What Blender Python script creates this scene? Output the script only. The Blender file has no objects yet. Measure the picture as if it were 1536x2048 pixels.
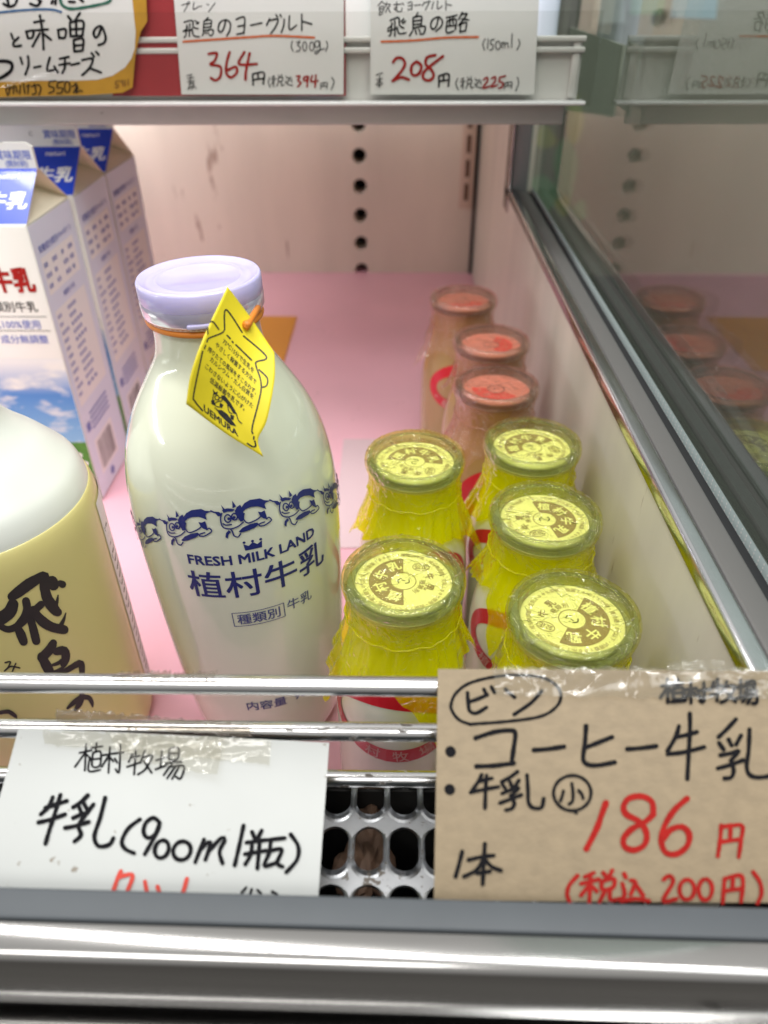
import bpy, bmesh, math, random
import numpy as np
from mathutils import Vector, Matrix
from mathutils.geometry import tessellate_polygon
R = math.radians
scene = bpy.context.scene
C = scene.collection

# ------------------------------------------------------------------ camera
F, CX, CY = 1475.0, 768.0, 1024.0          # focal length and centre, in pixels of a 1536 x 2048 frame
CAM = Vector((0, 0, .33))
PITCH, YAW, ROLL = R(36.1), R(1.0), R(-.25)
fw = Vector((-math.sin(YAW)*math.cos(PITCH), math.cos(YAW)*math.cos(PITCH), -math.sin(PITCH)))
rt0 = Vector((math.cos(YAW), math.sin(YAW), 0)); up0 = rt0.cross(fw)
rt = rt0*math.cos(ROLL) + up0*math.sin(ROLL); up = rt.cross(fw)
cd = bpy.data.cameras.new('camera'); cam = bpy.data.objects.new('camera', cd); C.objects.link(cam)
cam.matrix_world = Matrix(((rt.x, up.x, -fw.x, CAM.x), (rt.y, up.y, -fw.y, CAM.y), (rt.z, up.z, -fw.z, CAM.z), (0, 0, 0, 1)))
cd.sensor_fit = 'VERTICAL'; cd.sensor_height = 24; cd.sensor_width = 18; cd.lens = F/2048*24
cd.clip_start = .01; cd.clip_end = 50
cd.dof.use_dof = True; cd.dof.focus_distance = .29; cd.dof.aperture_fstop = 5.6
scene.camera = cam

# ------------------------------------------------------------------ world, lamps, exposure
W = bpy.data.worlds.new('World'); scene.world = W; W.use_nodes = True
wn, wl = W.node_tree.nodes, W.node_tree.links
bg = wn['Background']; tc = wn.new('ShaderNodeTexCoord'); sx = wn.new('ShaderNodeSeparateXYZ'); cr = wn.new('ShaderNodeValToRGB')
mr = wn.new('ShaderNodeMapRange'); mr.inputs[1].default_value = -1; mr.inputs[2].default_value = 1
wl.new(tc.outputs['Generated'], sx.inputs[0]); wl.new(sx.outputs[2], mr.inputs[0]); wl.new(mr.outputs[0], cr.inputs[0]); wl.new(cr.outputs[0], bg.inputs[0])
e = cr.color_ramp.elements
e[0].position = .30; e[0].color = (.20, .19, .175, 1); e[1].position = .95; e[1].color = (1, .98, .95, 1)
m_ = e.new(.52); m_.color = (.40, .39, .38, 1)
m_ = e.new(.66); m_.color = (.62, .61, .59, 1)
bg.inputs[1].default_value = .62

def area(name, loc, size, power, aim, col=(1, 1, 1)):
    l = bpy.data.lights.new(name, 'AREA'); l.shape = 'RECTANGLE'; l.size, l.size_y = size; l.energy = power; l.color = col
    o = bpy.data.objects.new(name, l); C.objects.link(o); o.location = loc
    o.rotation_euler = (Vector(aim)-Vector(loc)).to_track_quat('-Z', 'Y').to_euler(); return o
area('canopy_tube', (-.12, .30, 1.10), (1.5, .05), 9.0, (-.05, .42, 0), (1, .985, .96))
area('shelf_lamp', (-.37, .56, .246), (.9, .018), 1.05, (-.3, .56, .0), (.97, .98, 1))
area('store_ceiling_panel', (-.5, -1.3, 2.3), (1.6, .5), 20, (0, .3, .1), (1, .98, .95))
area('store_ceiling_panel', (1.0, -.6, 2.4), (.4, 1.6), 7, (0, .3, .1), (.97, 1, 1))
scene.view_settings.view_transform = 'Standard'; scene.view_settings.look = 'None'
scene.view_settings.exposure = .33; scene.view_settings.gamma = 1
scene.render.engine = 'CYCLES'
cy = scene.cycles
cy.use_denoising = True; cy.max_bounces = 14; cy.transparent_max_bounces = 32; cy.transmission_bounces = 10; cy.glossy_bounces = 6
cy.sample_clamp_indirect = 6; cy.caustics_refractive = False; cy.caustics_reflective = False

# ------------------------------------------------------------------ pixel to place
def ray(u, v): return fw + rt*((u-CX)/F) + up*((CY-v)/F)
def at_z(u, v, z): d = ray(u, v); return CAM + d*((z-CAM.z)/d.z)
def at_y(u, v, y): d = ray(u, v); return CAM + d*((y-CAM.y)/d.y)
def at_x(u, v, x): d = ray(u, v); return CAM + d*((x-CAM.x)/d.x)
def at_plane(u, v, p, n): d = ray(u, v); return CAM + d*((p-CAM).dot(n)/d.dot(n))
def at_cyl(u, v, cx, cyy, r):
    d = ray(u, v); a = d.x**2+d.y**2; b = (CAM.x-cx)*d.x+(CAM.y-cyy)*d.y; c = (CAM.x-cx)**2+(CAM.y-cyy)**2-r*r
    q = b*b-a*c; t = (-b-math.sqrt(max(q, 0)))/a; return CAM + d*t

# ------------------------------------------------------------------ mesh helpers
def mesh_obj(name, verts, faces, mats, parent=None, smooth=False, midx=None, weld=False):
    me = bpy.data.meshes.new(name); me.from_pydata([tuple(v) for v in verts], [], faces)
    for m in (mats if isinstance(mats, (list, tuple)) else [mats]): me.materials.append(m)
    if midx: me.polygons.foreach_set('material_index', midx)
    if smooth: me.polygons.foreach_set('use_smooth', [True]*len(me.polygons))
    me.update(); o = bpy.data.objects.new(name, me); C.objects.link(o)
    if parent: o.parent = parent
    return o
def bevel(o, w, seg=2, ang=35):
    b = o.modifiers.new('bevel', 'BEVEL'); b.width = w; b.segments = seg; b.limit_method = 'ANGLE'; b.angle_limit = R(ang); b.harden_normals = False
    for p in o.data.polygons: p.use_smooth = True
    return o
def box(x0, x1, y0, y1, z0, z1):
    v = [(x, y, z) for z in (z0, z1) for y in (y0, y1) for x in (x0, x1)]
    return v, [(0, 2, 3, 1), (4, 5, 7, 6), (0, 1, 5, 4), (2, 6, 7, 3), (0, 4, 6, 2), (1, 3, 7, 5)]
def box_obj(name, b, mat, parent=None, bev=0):
    o = mesh_obj(name, *box(*b), mat, parent)
    if bev: bevel(o, bev)
    return o
def lathe(prof, seg=64, closed=False):
    v, f = [], []; n = len(prof)
    for r, z in prof:
        for k in range(seg):
            a = 2*math.pi*k/seg; v.append((r*math.cos(a), r*math.sin(a), z))
    for i in range(n if closed else n-1):
        j = (i+1) % n
        for k in range(seg):
            l = (k+1) % seg; f.append((i*seg+k, i*seg+l, j*seg+l, j*seg+k))
    return v, f
def tube(pts, r, seg=10, rf=None):
    v, f = [], []; n = len(pts)
    for i, p in enumerate(pts):
        p = Vector(p); d = (Vector(pts[min(i+1, n-1)])-Vector(pts[max(i-1, 0)])).normalized()
        a = d.orthogonal().normalized() if i == 0 else (a-d*a.dot(d)).normalized()
        b = d.cross(a); rr = rf(i/(n-1)) if rf else r
        for k in range(seg):
            t = 2*math.pi*k/seg; v.append(p+a*math.cos(t)*rr+b*math.sin(t)*rr)
    for i in range(n-1):
        for k in range(seg):
            l = (k+1) % seg; f.append((i*seg+k, i*seg+l, (i+1)*seg+l, (i+1)*seg+k))
    f.append(tuple(range(seg))[::-1]); f.append(tuple((n-1)*seg+k for k in range(seg)))
    return v, f
def sweep(profile, p0, p1):                    # a (distance, height) section carried along a straight line
    d = (p1-p0).normalized(); s = Vector((d.y, -d.x, 0)).normalized()
    if s.y > 0 and abs(d.x) > .5: s = -s
    v, n = [], len(profile)
    for p in (p0, p1):
        for a, z in profile: q = p+s*a; v.append((q.x, q.y, z))
    f = [(i, (i+1) % n, n+(i+1) % n, n+i) for i in range(n)] + [tuple(range(n))[::-1], tuple(range(n, 2*n))]
    return v, f
def catmull(pts, step):
    if len(pts) == 2: P = [pts[0], pts[0], pts[1], pts[1]]
    else: P = [pts[0]]+list(pts)+[pts[-1]]
    out = []
    for i in range(1, len(P)-2):
        p0, p1, p2, p3 = [np.array(q, float) for q in P[i-1:i+3]]
        n = max(2, int(np.hypot(*(p2-p1)[:2])/step))
        for k in range(n):
            t = k/n; out.append(.5*((2*p1)+(p2-p0)*t+(2*p0-5*p1+4*p2-p3)*t*t+(3*p1-p0-3*p2+p3)*t**3))
    out.append(np.array(P[-2], float)); return out

class Print:                                   # ink, paint and paper shapes laid on one surface, kept as one mesh
    def __init__(s, fmap): s.map = fmap; s.v = []; s.f = []; s.m = []; s.k = 0
    def add(s, pts2, faces, h, mi):
        b = len(s.v)
        for p in pts2: s.v.append(s.map(p[0], p[1], h + (p[2] if len(p) > 2 else 0)))
        for f in faces: s.f.append(tuple(b+i for i in f)); s.m.append(mi)
    def stroke(s, pts, w, mi=0, h=None, sharp=False, wob=.10, step=None):
        s.k += 1; rnd = random.Random(s.k*7+len(pts))
        if h is None: h = .00012 + .000004*s.k
        if sharp:
            P = [np.array(p, float) for p in pts]
        else: P = catmull(pts, step or max(w*.35, 1e-9))
        n = len(P); v, f = [], []
        ph = rnd.random()*6
        for i, p in enumerate(P):
            d = P[min(i+1, n-1)][:2]-P[max(i-1, 0)][:2]; L = np.hypot(*d) or 1; d = d/L; q = np.array((-d[1], d[0]))
            ww = (p[2] if len(p) > 2 else w)*.5*(1+wob*math.sin(ph+i*.55)*.6+wob*(rnd.random()-.5))
            e = 1e-8*i*20
            v += [(*(p[:2]+q*ww), e), (*(p[:2]-q*ww), e)]
            if i == 0: d0, w0 = d, ww
        for i in range(n-1): f.append((2*i, 2*i+1, 2*i+3, 2*i+2))
        for (p, dd, ww, ia, ib) in ((P[0], -d0, w0, 1, 0), (P[-1], d, ww, 2*n-2, 2*n-1)):
            c = []
            a0 = math.atan2(dd[1], dd[0])
            for k in range(1, 6):
                t = a0-math.pi/2+math.pi*k/6; c.append(len(v)); v.append((p[0]+math.cos(t)*ww, p[1]+math.sin(t)*ww, 1e-8*20*(n-1 if ia else 0)))
            f.append(tuple([ib if dd is d else ib]+c[::1]+[ia]) if True else ())
        s.add(v, f, h, mi)
    def strokes(s, text, w, mi=0, sc=1, ox=0, oy=0, **kw):
        for st in text.split('|'):
            st = st.strip()
            if not st: continue
            if st[0] == 'o':
                a = [float(x) for x in st[1:].split(',')]; x, y, rx, ry = a[:4]; tilt = a[4] if len(a) > 4 else 0
                pts = []
                for k in range(15):
                    t = -1.9+2*math.pi*k/14*1.0; X, Y = rx*math.cos(t), ry*math.sin(t)
                    pts.append((x+X*math.cos(tilt)-Y*math.sin(tilt), y+X*math.sin(tilt)+Y*math.cos(tilt)))
            else: pts = [tuple(float(x) for x in q.split(',')) for q in st.split()]
            pts = [(p[0]/sc+ox, p[1]/sc+oy)+((p[2]/sc,) if len(p) > 2 else ()) for p in pts]
            s.stroke(pts, w/sc, mi, **kw)
    def poly(s, pts, mi=0, h=None, split=None):
        s.k += 1
        if h is None: h = .00008+.000004*s.k
        tri = tessellate_polygon([[Vector((p[0], p[1], 0)) for p in pts]])
        s.tri([tuple(p) for p in pts], [tuple(t) for t in tri], h, mi, split)
    def tri(s, v, f, h, mi, split=None):
        if split:
            bm = bmesh.new(); bv = [bm.verts.new((p[0], p[1], 0)) for p in v]
            for t in f:
                try: bm.faces.new([bv[i] for i in t])
                except ValueError: pass
            for _ in range(6):
                ed = [e for e in bm.edges if e.calc_length() > split]
                if not ed: break
                bmesh.ops.subdivide_edges(bm, edges=ed, cuts=1); bmesh.ops.triangulate(bm, faces=bm.faces[:])
            bm.verts.index_update(); v = [(a.co.x, a.co.y) for a in bm.verts]; f = [tuple(a.index for a in q.verts) for q in bm.faces]; bm.free()
        s.add(v, f, h, mi)
    def text(s, body, x, y, size, mi=0, bold=0, h=None, sx=1, rot=0, split=None, flip=1, skew=0):
        s.k += 1
        if h is None: h = .00012+.000004*s.k
        v, f, w, cyv = text2d(body)
        c, n = math.cos(rot), math.sin(rot)
        for i, (ba, bb_) in enumerate(((0, 0), (-.8, -.8), (.8, -.8), (-.8, .8), (.8, .8)) if bold else ((0, 0),)):
            out = []
            for a, b in v:
                X = (a-w/2+ba*bold)*size*sx+skew*(b-.38)*size; Y = (b-.38+bb_*bold)*size*flip; out.append((x+X*c-Y*n, y+X*n+Y*c))
            s.tri(out, f, h+i*.0000012, mi, split)
    def obj(s, name, mats, parent): return mesh_obj(name, s.v, s.f, mats, parent, midx=s.m)

_tc = {}
def text2d(body):
    key = body
    if key not in _tc:
        cu = bpy.data.curves.new('lettering', 'FONT'); cu.body = body; cu.size = 1; cu.resolution_u = 2
        o = bpy.data.objects.new('lettering', cu); C.objects.link(o)
        me = bpy.data.meshes.new_from_object(o.evaluated_get(bpy.context.evaluated_depsgraph_get()))
        v = [(p.co.x, p.co.y) for p in me.vertices]; f = [tuple(p.vertices) for p in me.polygons]
        bpy.data.objects.remove(o); bpy.data.curves.remove(cu); bpy.data.meshes.remove(me)
        xs = [p[0] for p in v] or [0]; x0 = min(xs); _tc[key] = ([(a-x0, b) for a, b in v], f, max(xs)-x0, .38)
    return _tc[key]

def thing(name, label, cat, loc=(0, 0, 0), group=None, rz=0):
    o = bpy.data.objects.new(name, None); C.objects.link(o); o.location = loc; o.rotation_euler = (0, 0, rz); o.empty_display_size = .02
    o['label'] = label; o['category'] = cat
    if group: o['group'] = group
    return o
def tag(o, label, cat, group=None):
    o['label'] = label; o['category'] = cat
    if group: o['group'] = group
    return o
def struct(o): o['kind'] = 'structure'; return o

# ------------------------------------------------------------------ materials
def nodes(m): m.use_nodes = True; return m.node_tree.nodes, m.node_tree.links
def pm(name, col, rough=.5, metal=0, coat=0, sss=0, trans=0, spec=.5, ior=1.5, var=0, vscale=40, stretch=(1, 1, 1), bump=0, bscale=300, specks=0, spcol=(.05, .04, .03), spscale=220, dirt=0, rvar=0):
    m = bpy.data.materials.new(name); n, l = nodes(m); b = n['Principled BSDF']; I = b.inputs
    I['Base Color'].default_value = (*col, 1); I['Roughness'].default_value = rough; I['Metallic'].default_value = metal
    I['Coat Weight'].default_value = coat; I['Coat Roughness'].default_value = .04; I['Specular IOR Level'].default_value = spec; I['IOR'].default_value = ior
    I['Transmission Weight'].default_value = trans
    if sss: I['Subsurface Weight'].default_value = sss; I['Subsurface Radius'].default_value = (1, .9, .7); I['Subsurface Scale'].default_value = .012
    t = n.new('ShaderNodeTexCoord'); mp = n.new('ShaderNodeMapping'); mp.inputs['Scale'].default_value = stretch; l.new(t.outputs['Object'], mp.inputs[0])
    cur = None
    if var:
        a = n.new('ShaderNodeTexNoise'); a.inputs['Scale'].default_value = vscale; a.inputs['Detail'].default_value = 5; l.new(mp.outputs[0], a.inputs[0])
        r = n.new('ShaderNodeMapRange'); r.inputs[1].default_value = .3; r.inputs[2].default_value = .7; r.inputs[3].default_value = 1-var; r.inputs[4].default_value = 1+var*.4; l.new(a.outputs[0], r.inputs[0])
        x = n.new('ShaderNodeMix'); x.data_type = 'RGBA'; x.blend_type = 'MULTIPLY'; x.inputs[0].default_value = 1; x.inputs[6].default_value = (*col, 1); l.new(r.outputs[0], x.inputs[7])
        cur = x.outputs[2]
        if rvar:
            q = n.new('ShaderNodeMapRange'); q.inputs[3].default_value = max(.02, rough-rvar); q.inputs[4].default_value = rough+rvar; l.new(a.outputs[0], q.inputs[0]); l.new(q.outputs[0], I['Roughness'])
    if specks:
        a = n.new('ShaderNodeTexNoise'); a.inputs['Scale'].default_value = spscale; a.inputs['Detail'].default_value = 3; l.new(mp.outputs[0], a.inputs[0])
        g = n.new('ShaderNodeTexNoise'); g.inputs['Scale'].default_value = spscale*.08; l.new(mp.outputs[0], g.inputs[0])
        ad = n.new('ShaderNodeMath'); ad.operation = 'ADD'; l.new(a.outputs[0], ad.inputs[0])
        ml = n.new('ShaderNodeMath'); ml.operation = 'MULTIPLY_ADD'; ml.inputs[1].default_value = .5; ml.inputs[2].default_value = -.25; l.new(g.outputs[0], ml.inputs[0]); l.new(ml.outputs[0], ad.inputs[1])
        r = n.new('ShaderNodeMapRange'); r.inputs[1].default_value = 1-specks; r.inputs[2].default_value = 1-specks+.05; l.new(ad.outputs[0], r.inputs[0])
        x = n.new('ShaderNodeMix'); x.data_type = 'RGBA'; l.new(r.outputs[0], x.inputs[0]); x.inputs[7].default_value = (*spcol, 1)
        if cur: l.new(cur, x.inputs[6])
        else: x.inputs[6].default_value = (*col, 1)
        cur = x.outputs[2]
        if metal:
            z = n.new('ShaderNodeMath'); z.operation = 'MULTIPLY_ADD'; z.inputs[1].default_value = -metal; z.inputs[2].default_value = metal; l.new(r.outputs[0], z.inputs[0]); l.new(z.outputs[0], I['Metallic'])
            z = n.new('ShaderNodeMath'); z.operation = 'MULTIPLY_ADD'; z.inputs[1].default_value = .5; z.inputs[2].default_value = rough; l.new(r.outputs[0], z.inputs[0]); l.new(z.outputs[0], I['Roughness'])
    if cur: l.new(cur, I['Base Color'])
    if bump:
        a = n.new('ShaderNodeTexNoise'); a.inputs['Scale'].default_value = bscale; a.inputs['Detail'].default_value = 4; l.new(mp.outputs[0], a.inputs[0])
        bp = n.new('ShaderNodeBump'); bp.inputs['Strength'].default_value = bump; bp.inputs['Distance'].default_value = .0008; l.new(a.outputs[0], bp.inputs['Height']); l.new(bp.outputs[0], I['Normal'])
    return m
def schlick(n, l, r0, top, normal=None):       # mirror share that grows towards grazing angles, the same from both sides
    lw = n.new('ShaderNodeLayerWeight'); lw.inputs[0].default_value = .5
    if normal: l.new(normal, lw.inputs['Normal'])
    p = n.new('ShaderNodeMath'); p.operation = 'POWER'; p.inputs[1].default_value = 4.5; l.new(lw.outputs['Facing'], p.inputs[0])
    k = n.new('ShaderNodeMath'); k.operation = 'MULTIPLY_ADD'; k.inputs[1].default_value = top-r0; k.inputs[2].default_value = r0; k.use_clamp = True; l.new(p.outputs[0], k.inputs[0]); return k
def film_mat(name, tint, body, bf=.2, rough=.07, wr=.6, scale=70, gl=.9):
    m = bpy.data.materials.new(name); n, l = nodes(m); n.remove(n['Principled BSDF']); out = n['Material Output']
    tr = n.new('ShaderNodeBsdfTransparent'); tr.inputs[0].default_value = (*tint, 1)
    df = n.new('ShaderNodeBsdfDiffuse'); df.inputs[0].default_value = (*body, 1); tl = n.new('ShaderNodeBsdfTranslucent'); tl.inputs[0].default_value = (*body, 1)
    gs = n.new('ShaderNodeBsdfGlossy'); gs.inputs['Roughness'].default_value = rough; gs.inputs[0].default_value = (gl, gl, gl, 1)
    t = n.new('ShaderNodeTexCoord'); a = n.new('ShaderNodeTexNoise'); a.inputs['Scale'].default_value = scale; a.inputs['Detail'].default_value = 3; a.inputs['Distortion'].default_value = 1.2
    l.new(t.outputs['Object'], a.inputs[0])
    v = n.new('ShaderNodeMath'); v.operation = 'SUBTRACT'; v.inputs[1].default_value = .5; l.new(a.outputs[0], v.inputs[0])
    ab = n.new('ShaderNodeMath'); ab.operation = 'ABSOLUTE'; l.new(v.outputs[0], ab.inputs[0])
    p = n.new('ShaderNodeMath'); p.operation = 'POWER'; p.inputs[1].default_value = .6; l.new(ab.outputs[0], p.inputs[0])
    bp = n.new('ShaderNodeBump'); bp.inputs['Strength'].default_value = wr; bp.inputs['Distance'].default_value = .0045; l.new(p.outputs[0], bp.inputs['Height'])
    l.new(bp.outputs[0], gs.inputs['Normal'])
    k = schlick(n, l, .055, .95, bp.outputs[0])
    m0 = n.new('ShaderNodeMixShader'); m0.inputs[0].default_value = .5; l.new(df.outputs[0], m0.inputs[1]); l.new(tl.outputs[0], m0.inputs[2])
    m1 = n.new('ShaderNodeMixShader'); m1.inputs[0].default_value = bf; l.new(tr.outputs[0], m1.inputs[1]); l.new(m0.outputs[0], m1.inputs[2])
    m2 = n.new('ShaderNodeMixShader'); l.new(k.outputs[0], m2.inputs[0]); l.new(m1.outputs[0], m2.inputs[1]); l.new(gs.outputs[0], m2.inputs[2])
    l.new(m2.outputs[0], out.inputs[0]); return m
def glass_mat(name, col=(.93, .97, .95), ior=1.5, rough=0, clear=0, milky=0):
    m = bpy.data.materials.new(name); n, l = nodes(m); n.remove(n['Principled BSDF'])
    g = n.new('ShaderNodeBsdfGlass'); g.inputs['Color'].default_value = (*col, 1); g.inputs['IOR'].default_value = ior; g.inputs['Roughness'].default_value = rough
    tr = n.new('ShaderNodeBsdfTransparent'); tr.inputs[0].default_value = (.97, .98, .95, 1); mx = n.new('ShaderNodeMixShader'); mx.inputs[0].default_value = clear
    l.new(g.outputs[0], mx.inputs[1]); l.new(tr.outputs[0], mx.inputs[2]); df = n.new('ShaderNodeBsdfDiffuse'); df.inputs[0].default_value = (.82, .84, .74, 1); my = n.new('ShaderNodeMixShader'); my.inputs[0].default_value = milky
    l.new(mx.outputs[0], my.inputs[1]); l.new(df.outputs[0], my.inputs[2]); l.new(my.outputs[0], n['Material Output'].inputs[0]); return m
def pane_mat(name, tint=(.93, .98, .96), r0=.04):
    m = bpy.data.materials.new(name); n, l = nodes(m); n.remove(n['Principled BSDF'])
    tr = n.new('ShaderNodeBsdfTransparent'); tr.inputs[0].default_value = (*tint, 1); gs = n.new('ShaderNodeBsdfGlossy'); gs.inputs['Roughness'].default_value = .008
    fr = schlick(n, l, r0, .9); mx = n.new('ShaderNodeMixShader')
    l.new(fr.outputs[0], mx.inputs[0]); l.new(tr.outputs[0], mx.inputs[1]); l.new(gs.outputs[0], mx.inputs[2]); l.new(mx.outputs[0], n['Material Output'].inputs[0]); return m

M = dict(
    milk=pm('milk_in_glass', (.72, .75, .60), .13, coat=1),
    milk_small=pm('small_milk_in_glass', (.74, .74, .62), .2, coat=.6),
    coffee=pm('coffee_milk_in_glass', (.36, .225, .095), .2, coat=.6),
    yoghurt=pm('white_plastic_shoulder', (.72, .75, .70), .35, coat=.2),
    yellow_label=pm('pale_yellow_sleeve', (.68, .61, .25), .34, coat=.2),
    lilac=pm('lilac_plastic', (.56, .52, .86), .22, coat=.4, sss=.2, var=.08, vscale=60),
    lilac_clear=pm('clear_lilac_plastic', (.70, .66, .92), .12, trans=.55, ior=1.45, coat=.3),
    clear_neck=pm('milky_glass_neck', (.80, .79, .86), .08, coat=.8, sss=.2),
    orange=pm('orange_elastic', (.70, .22, .02), .5),
    tagyellow=pm('yellow_card', (.80, .66, .02), .55, var=.05, vscale=200),
    black=pm('black_ink', (.008, .008, .010), .8, spec=.12), blackprint=pm('black_print', (.02, .02, .02), .5),
    navy=pm('navy_print', (.015, .025, .16), .4), navy2=pm('pale_navy_print', (.06, .08, .24), .4),
    redink=pm('red_marker', (.34, .016, .013), .8, spec=.12, var=.18, vscale=300), orangeink=pm('orange_marker', (.62, .13, .03), .5), redfade=pm('light_red_marker', (.60, .08, .06), .8, spec=.12),
    blueink=pm('blue_marker', (.03, .11, .25), .5), greenink=pm('green_marker', (.02, .12, .08), .5), greyink=pm('grey_ink', (.06, .06, .06), .8, spec=.12), brownink=pm('brown_ink', (.20, .09, .01), .5),
    red=pm('red_label_print', (.55, .01, .025), .3, coat=.3), palered=pm('pale_print', (.62, .30, .28), .4), white=pm('white_print', (.80, .80, .78), .4),
    paper=pm('white_paper', (.505, .522, .510), .55, var=.05, vscale=25, specks=.275, spcol=(.25, .22, .18), spscale=260, bump=.05, bscale=60),
    paper2=pm('white_price_card', (.70, .70, .68), .5, var=.03, vscale=20),
    kraft=pm('kraft_paper', (.285, .222, .140), .6, var=.12, vscale=260, stretch=(1, 1.6, 1), bump=.12, bscale=900),
    mustard=pm('mustard_border', (.50, .26, .015), .6, var=.15, vscale=60), redboard=pm('dark_red_board', (.32, .025, .03), .55, var=.12, vscale=50),
    cap=pm('paper_cap', (.82, .80, .62), .6), capprint=pm('brown_cap_print', (.29, .21, .155), .6), caporange=pm('peach_paper_cap', (.60, .27, .19), .6), capred=pm('red_cap_print', (.62, .08, .05), .6),
    rim=glass_mat('bottle_glass', (.90, .96, .90), clear=.52, milky=.0),
    film=film_mat('yellow_film', (.97, .98, .56), (.85, .85, .05), .025, rough=.035, wr=.8), skirt=film_mat('gathered_yellow_film', (.995, .985, .03), (1.0, .97, .0), .34, rough=.05, wr=.8, scale=55),
    pfilm=film_mat('pink_film', (.97, .80, .75), (.85, .50, .45), .04, rough=.035), pskirt=film_mat('gathered_pink_film', (.97, .84, .76), (.74, .50, .38), .13, wr=.8, scale=60),
    tape=film_mat('clear_tape', (.93, .92, .88), (.7, .68, .6), .10, rough=.12, wr=.35, scale=45), oldtape=film_mat('grimy_tape', (.80, .76, .70), (.35, .30, .25), .35, rough=.2, wr=.8, scale=90),
    chrome=pm('worn_chrome', (.72, .72, .72), .16, metal=1, specks=.33, spcol=(.10, .085, .07), spscale=420, stretch=(.35, 1, 1)),
    steel=pm('brushed_steel', (.44, .435, .425), .14, metal=1, var=.22, vscale=26, stretch=(.12, 3, 3), rvar=.08),
    nose=pm('polished_steel', (.62, .63, .65), .15, metal=1, var=.08, vscale=20, stretch=(.2, 2, 2)),
    alu=pm('aluminium_grille', (.40, .41, .425), .36, metal=1, var=.15, vscale=60, specks=.34, spcol=(.16, .14, .12), spscale=500),
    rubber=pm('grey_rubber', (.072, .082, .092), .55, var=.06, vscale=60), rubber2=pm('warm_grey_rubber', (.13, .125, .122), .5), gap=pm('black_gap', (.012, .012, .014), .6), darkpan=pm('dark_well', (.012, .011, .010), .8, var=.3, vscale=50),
    pink=pm('pink_sheet', (.86, .47, .56), .28, var=.06, vscale=9, specks=.265, spcol=(.42, .20, .22), spscale=190),
    orangesheet=pm('orange_sheet', (.75, .30, .02), .4), patch=pm('pale_patch', (.70, .52, .56), .5),
    wall=pm('cream_panel', (.72, .68, .575), .32, var=.2, vscale=16, stretch=(1, 1, .12), specks=.26, spcol=(.35, .27, .2), spscale=240),
    back=pm('cream_back_panel', (.76, .685, .58), .45, var=.12, vscale=14, stretch=(1, 1, .22), specks=.30, spcol=(.40, .30, .24), spscale=70),
    hole=pm('black_hole', (.006, .006, .006), .8), slotted=pm('cream_upright', (.62, .50, .40), .45), slot=pm('brown_slot', (.10, .05, .03), .8),
    shelf=pm('grey_enamel', (.46, .45, .43), .4, specks=.27, spcol=(.10, .09, .08), spscale=120, var=.05), railplastic=pm('white_plastic_rail', (.62, .61, .58), .3), lip=pm('clear_plastic_lip', (.80, .79, .80), .15, coat=.5),
    clearplastic=pane_mat('clear_plastic', (.94, .94, .93), .012), pane=pane_mat('window_glass', (.86, .94, .91), .13), frit=pm('frosted_dots', (.50, .60, .60), .4),
    teal=pm('teal_glass_edge', (.03, .06, .06), .2),
    carton=pm('carton_board', (.72, .71, .66), .35, coat=.15), cream=pm('carton_inner_cream', (.78, .72, .56), .5), cartonblue=pm('carton_blue_print', (.01, .05, .48), .3, coat=.2), paleblue=pm('carton_pale_blue', (.74, .80, .94), .35, coat=.15),
    box=pm('white_table_print', (.86, .86, .86), .45), bluetext=pm('blue_text', (.16, .20, .50), .5), greybar=pm('barcode_bars', (.12, .10, .10), .5), grass=pm('grass_print', (.06, .22, .02), .5, var=.3, vscale=120),
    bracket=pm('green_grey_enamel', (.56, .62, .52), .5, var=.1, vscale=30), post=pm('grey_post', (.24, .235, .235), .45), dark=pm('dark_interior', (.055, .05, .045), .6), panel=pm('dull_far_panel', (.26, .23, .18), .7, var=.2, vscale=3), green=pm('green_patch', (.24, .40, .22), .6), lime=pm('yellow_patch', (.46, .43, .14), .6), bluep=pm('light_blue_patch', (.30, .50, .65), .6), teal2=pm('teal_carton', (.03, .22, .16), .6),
    junk=pm('brown_debris', (.14, .08, .05), .7, var=.4, vscale=90),
)
def sky_print():
    m = bpy.data.materials.new('sky_photo_print'); n, l = nodes(m); b = n['Principled BSDF']; b.inputs['Roughness'].default_value = .35
    t = n.new('ShaderNodeTexCoord'); mp = n.new('ShaderNodeMapping'); mp.inputs['Scale'].default_value = (28, 28, 75); l.new(t.outputs['Object'], mp.inputs[0])
    a = n.new('ShaderNodeTexNoise'); a.inputs['Scale'].default_value = 1; a.inputs['Detail'].default_value = 5; l.new(mp.outputs[0], a.inputs[0])
    r = n.new('ShaderNodeMapRange'); r.inputs[1].default_value = .52; r.inputs[2].default_value = .66; l.new(a.outputs[0], r.inputs[0])
    s = n.new('ShaderNodeSeparateXYZ'); l.new(t.outputs['Object'], s.inputs[0])
    q = n.new('ShaderNodeMapRange'); q.inputs[1].default_value = .045; q.inputs[2].default_value = .115; l.new(s.outputs[2], q.inputs[0])
    c = n.new('ShaderNodeValToRGB'); e = c.color_ramp.elements; e[0].color = (.20, .42, .60, 1); e[1].color = (.66, .68, .66, 1); k = e.new(.65); k.color = (.05, .20, .48, 1); l.new(q.outputs[0], c.inputs[0])
    x = n.new('ShaderNodeMix'); x.data_type = 'RGBA'; l.new(r.outputs[0], x.inputs[0]); l.new(c.outputs[0], x.inputs[6]); x.inputs[7].default_value = (.72, .72, .64, 1); l.new(x.outputs[2], b.inputs['Base Color']); return m
M['sky'] = sky_print()

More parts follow.
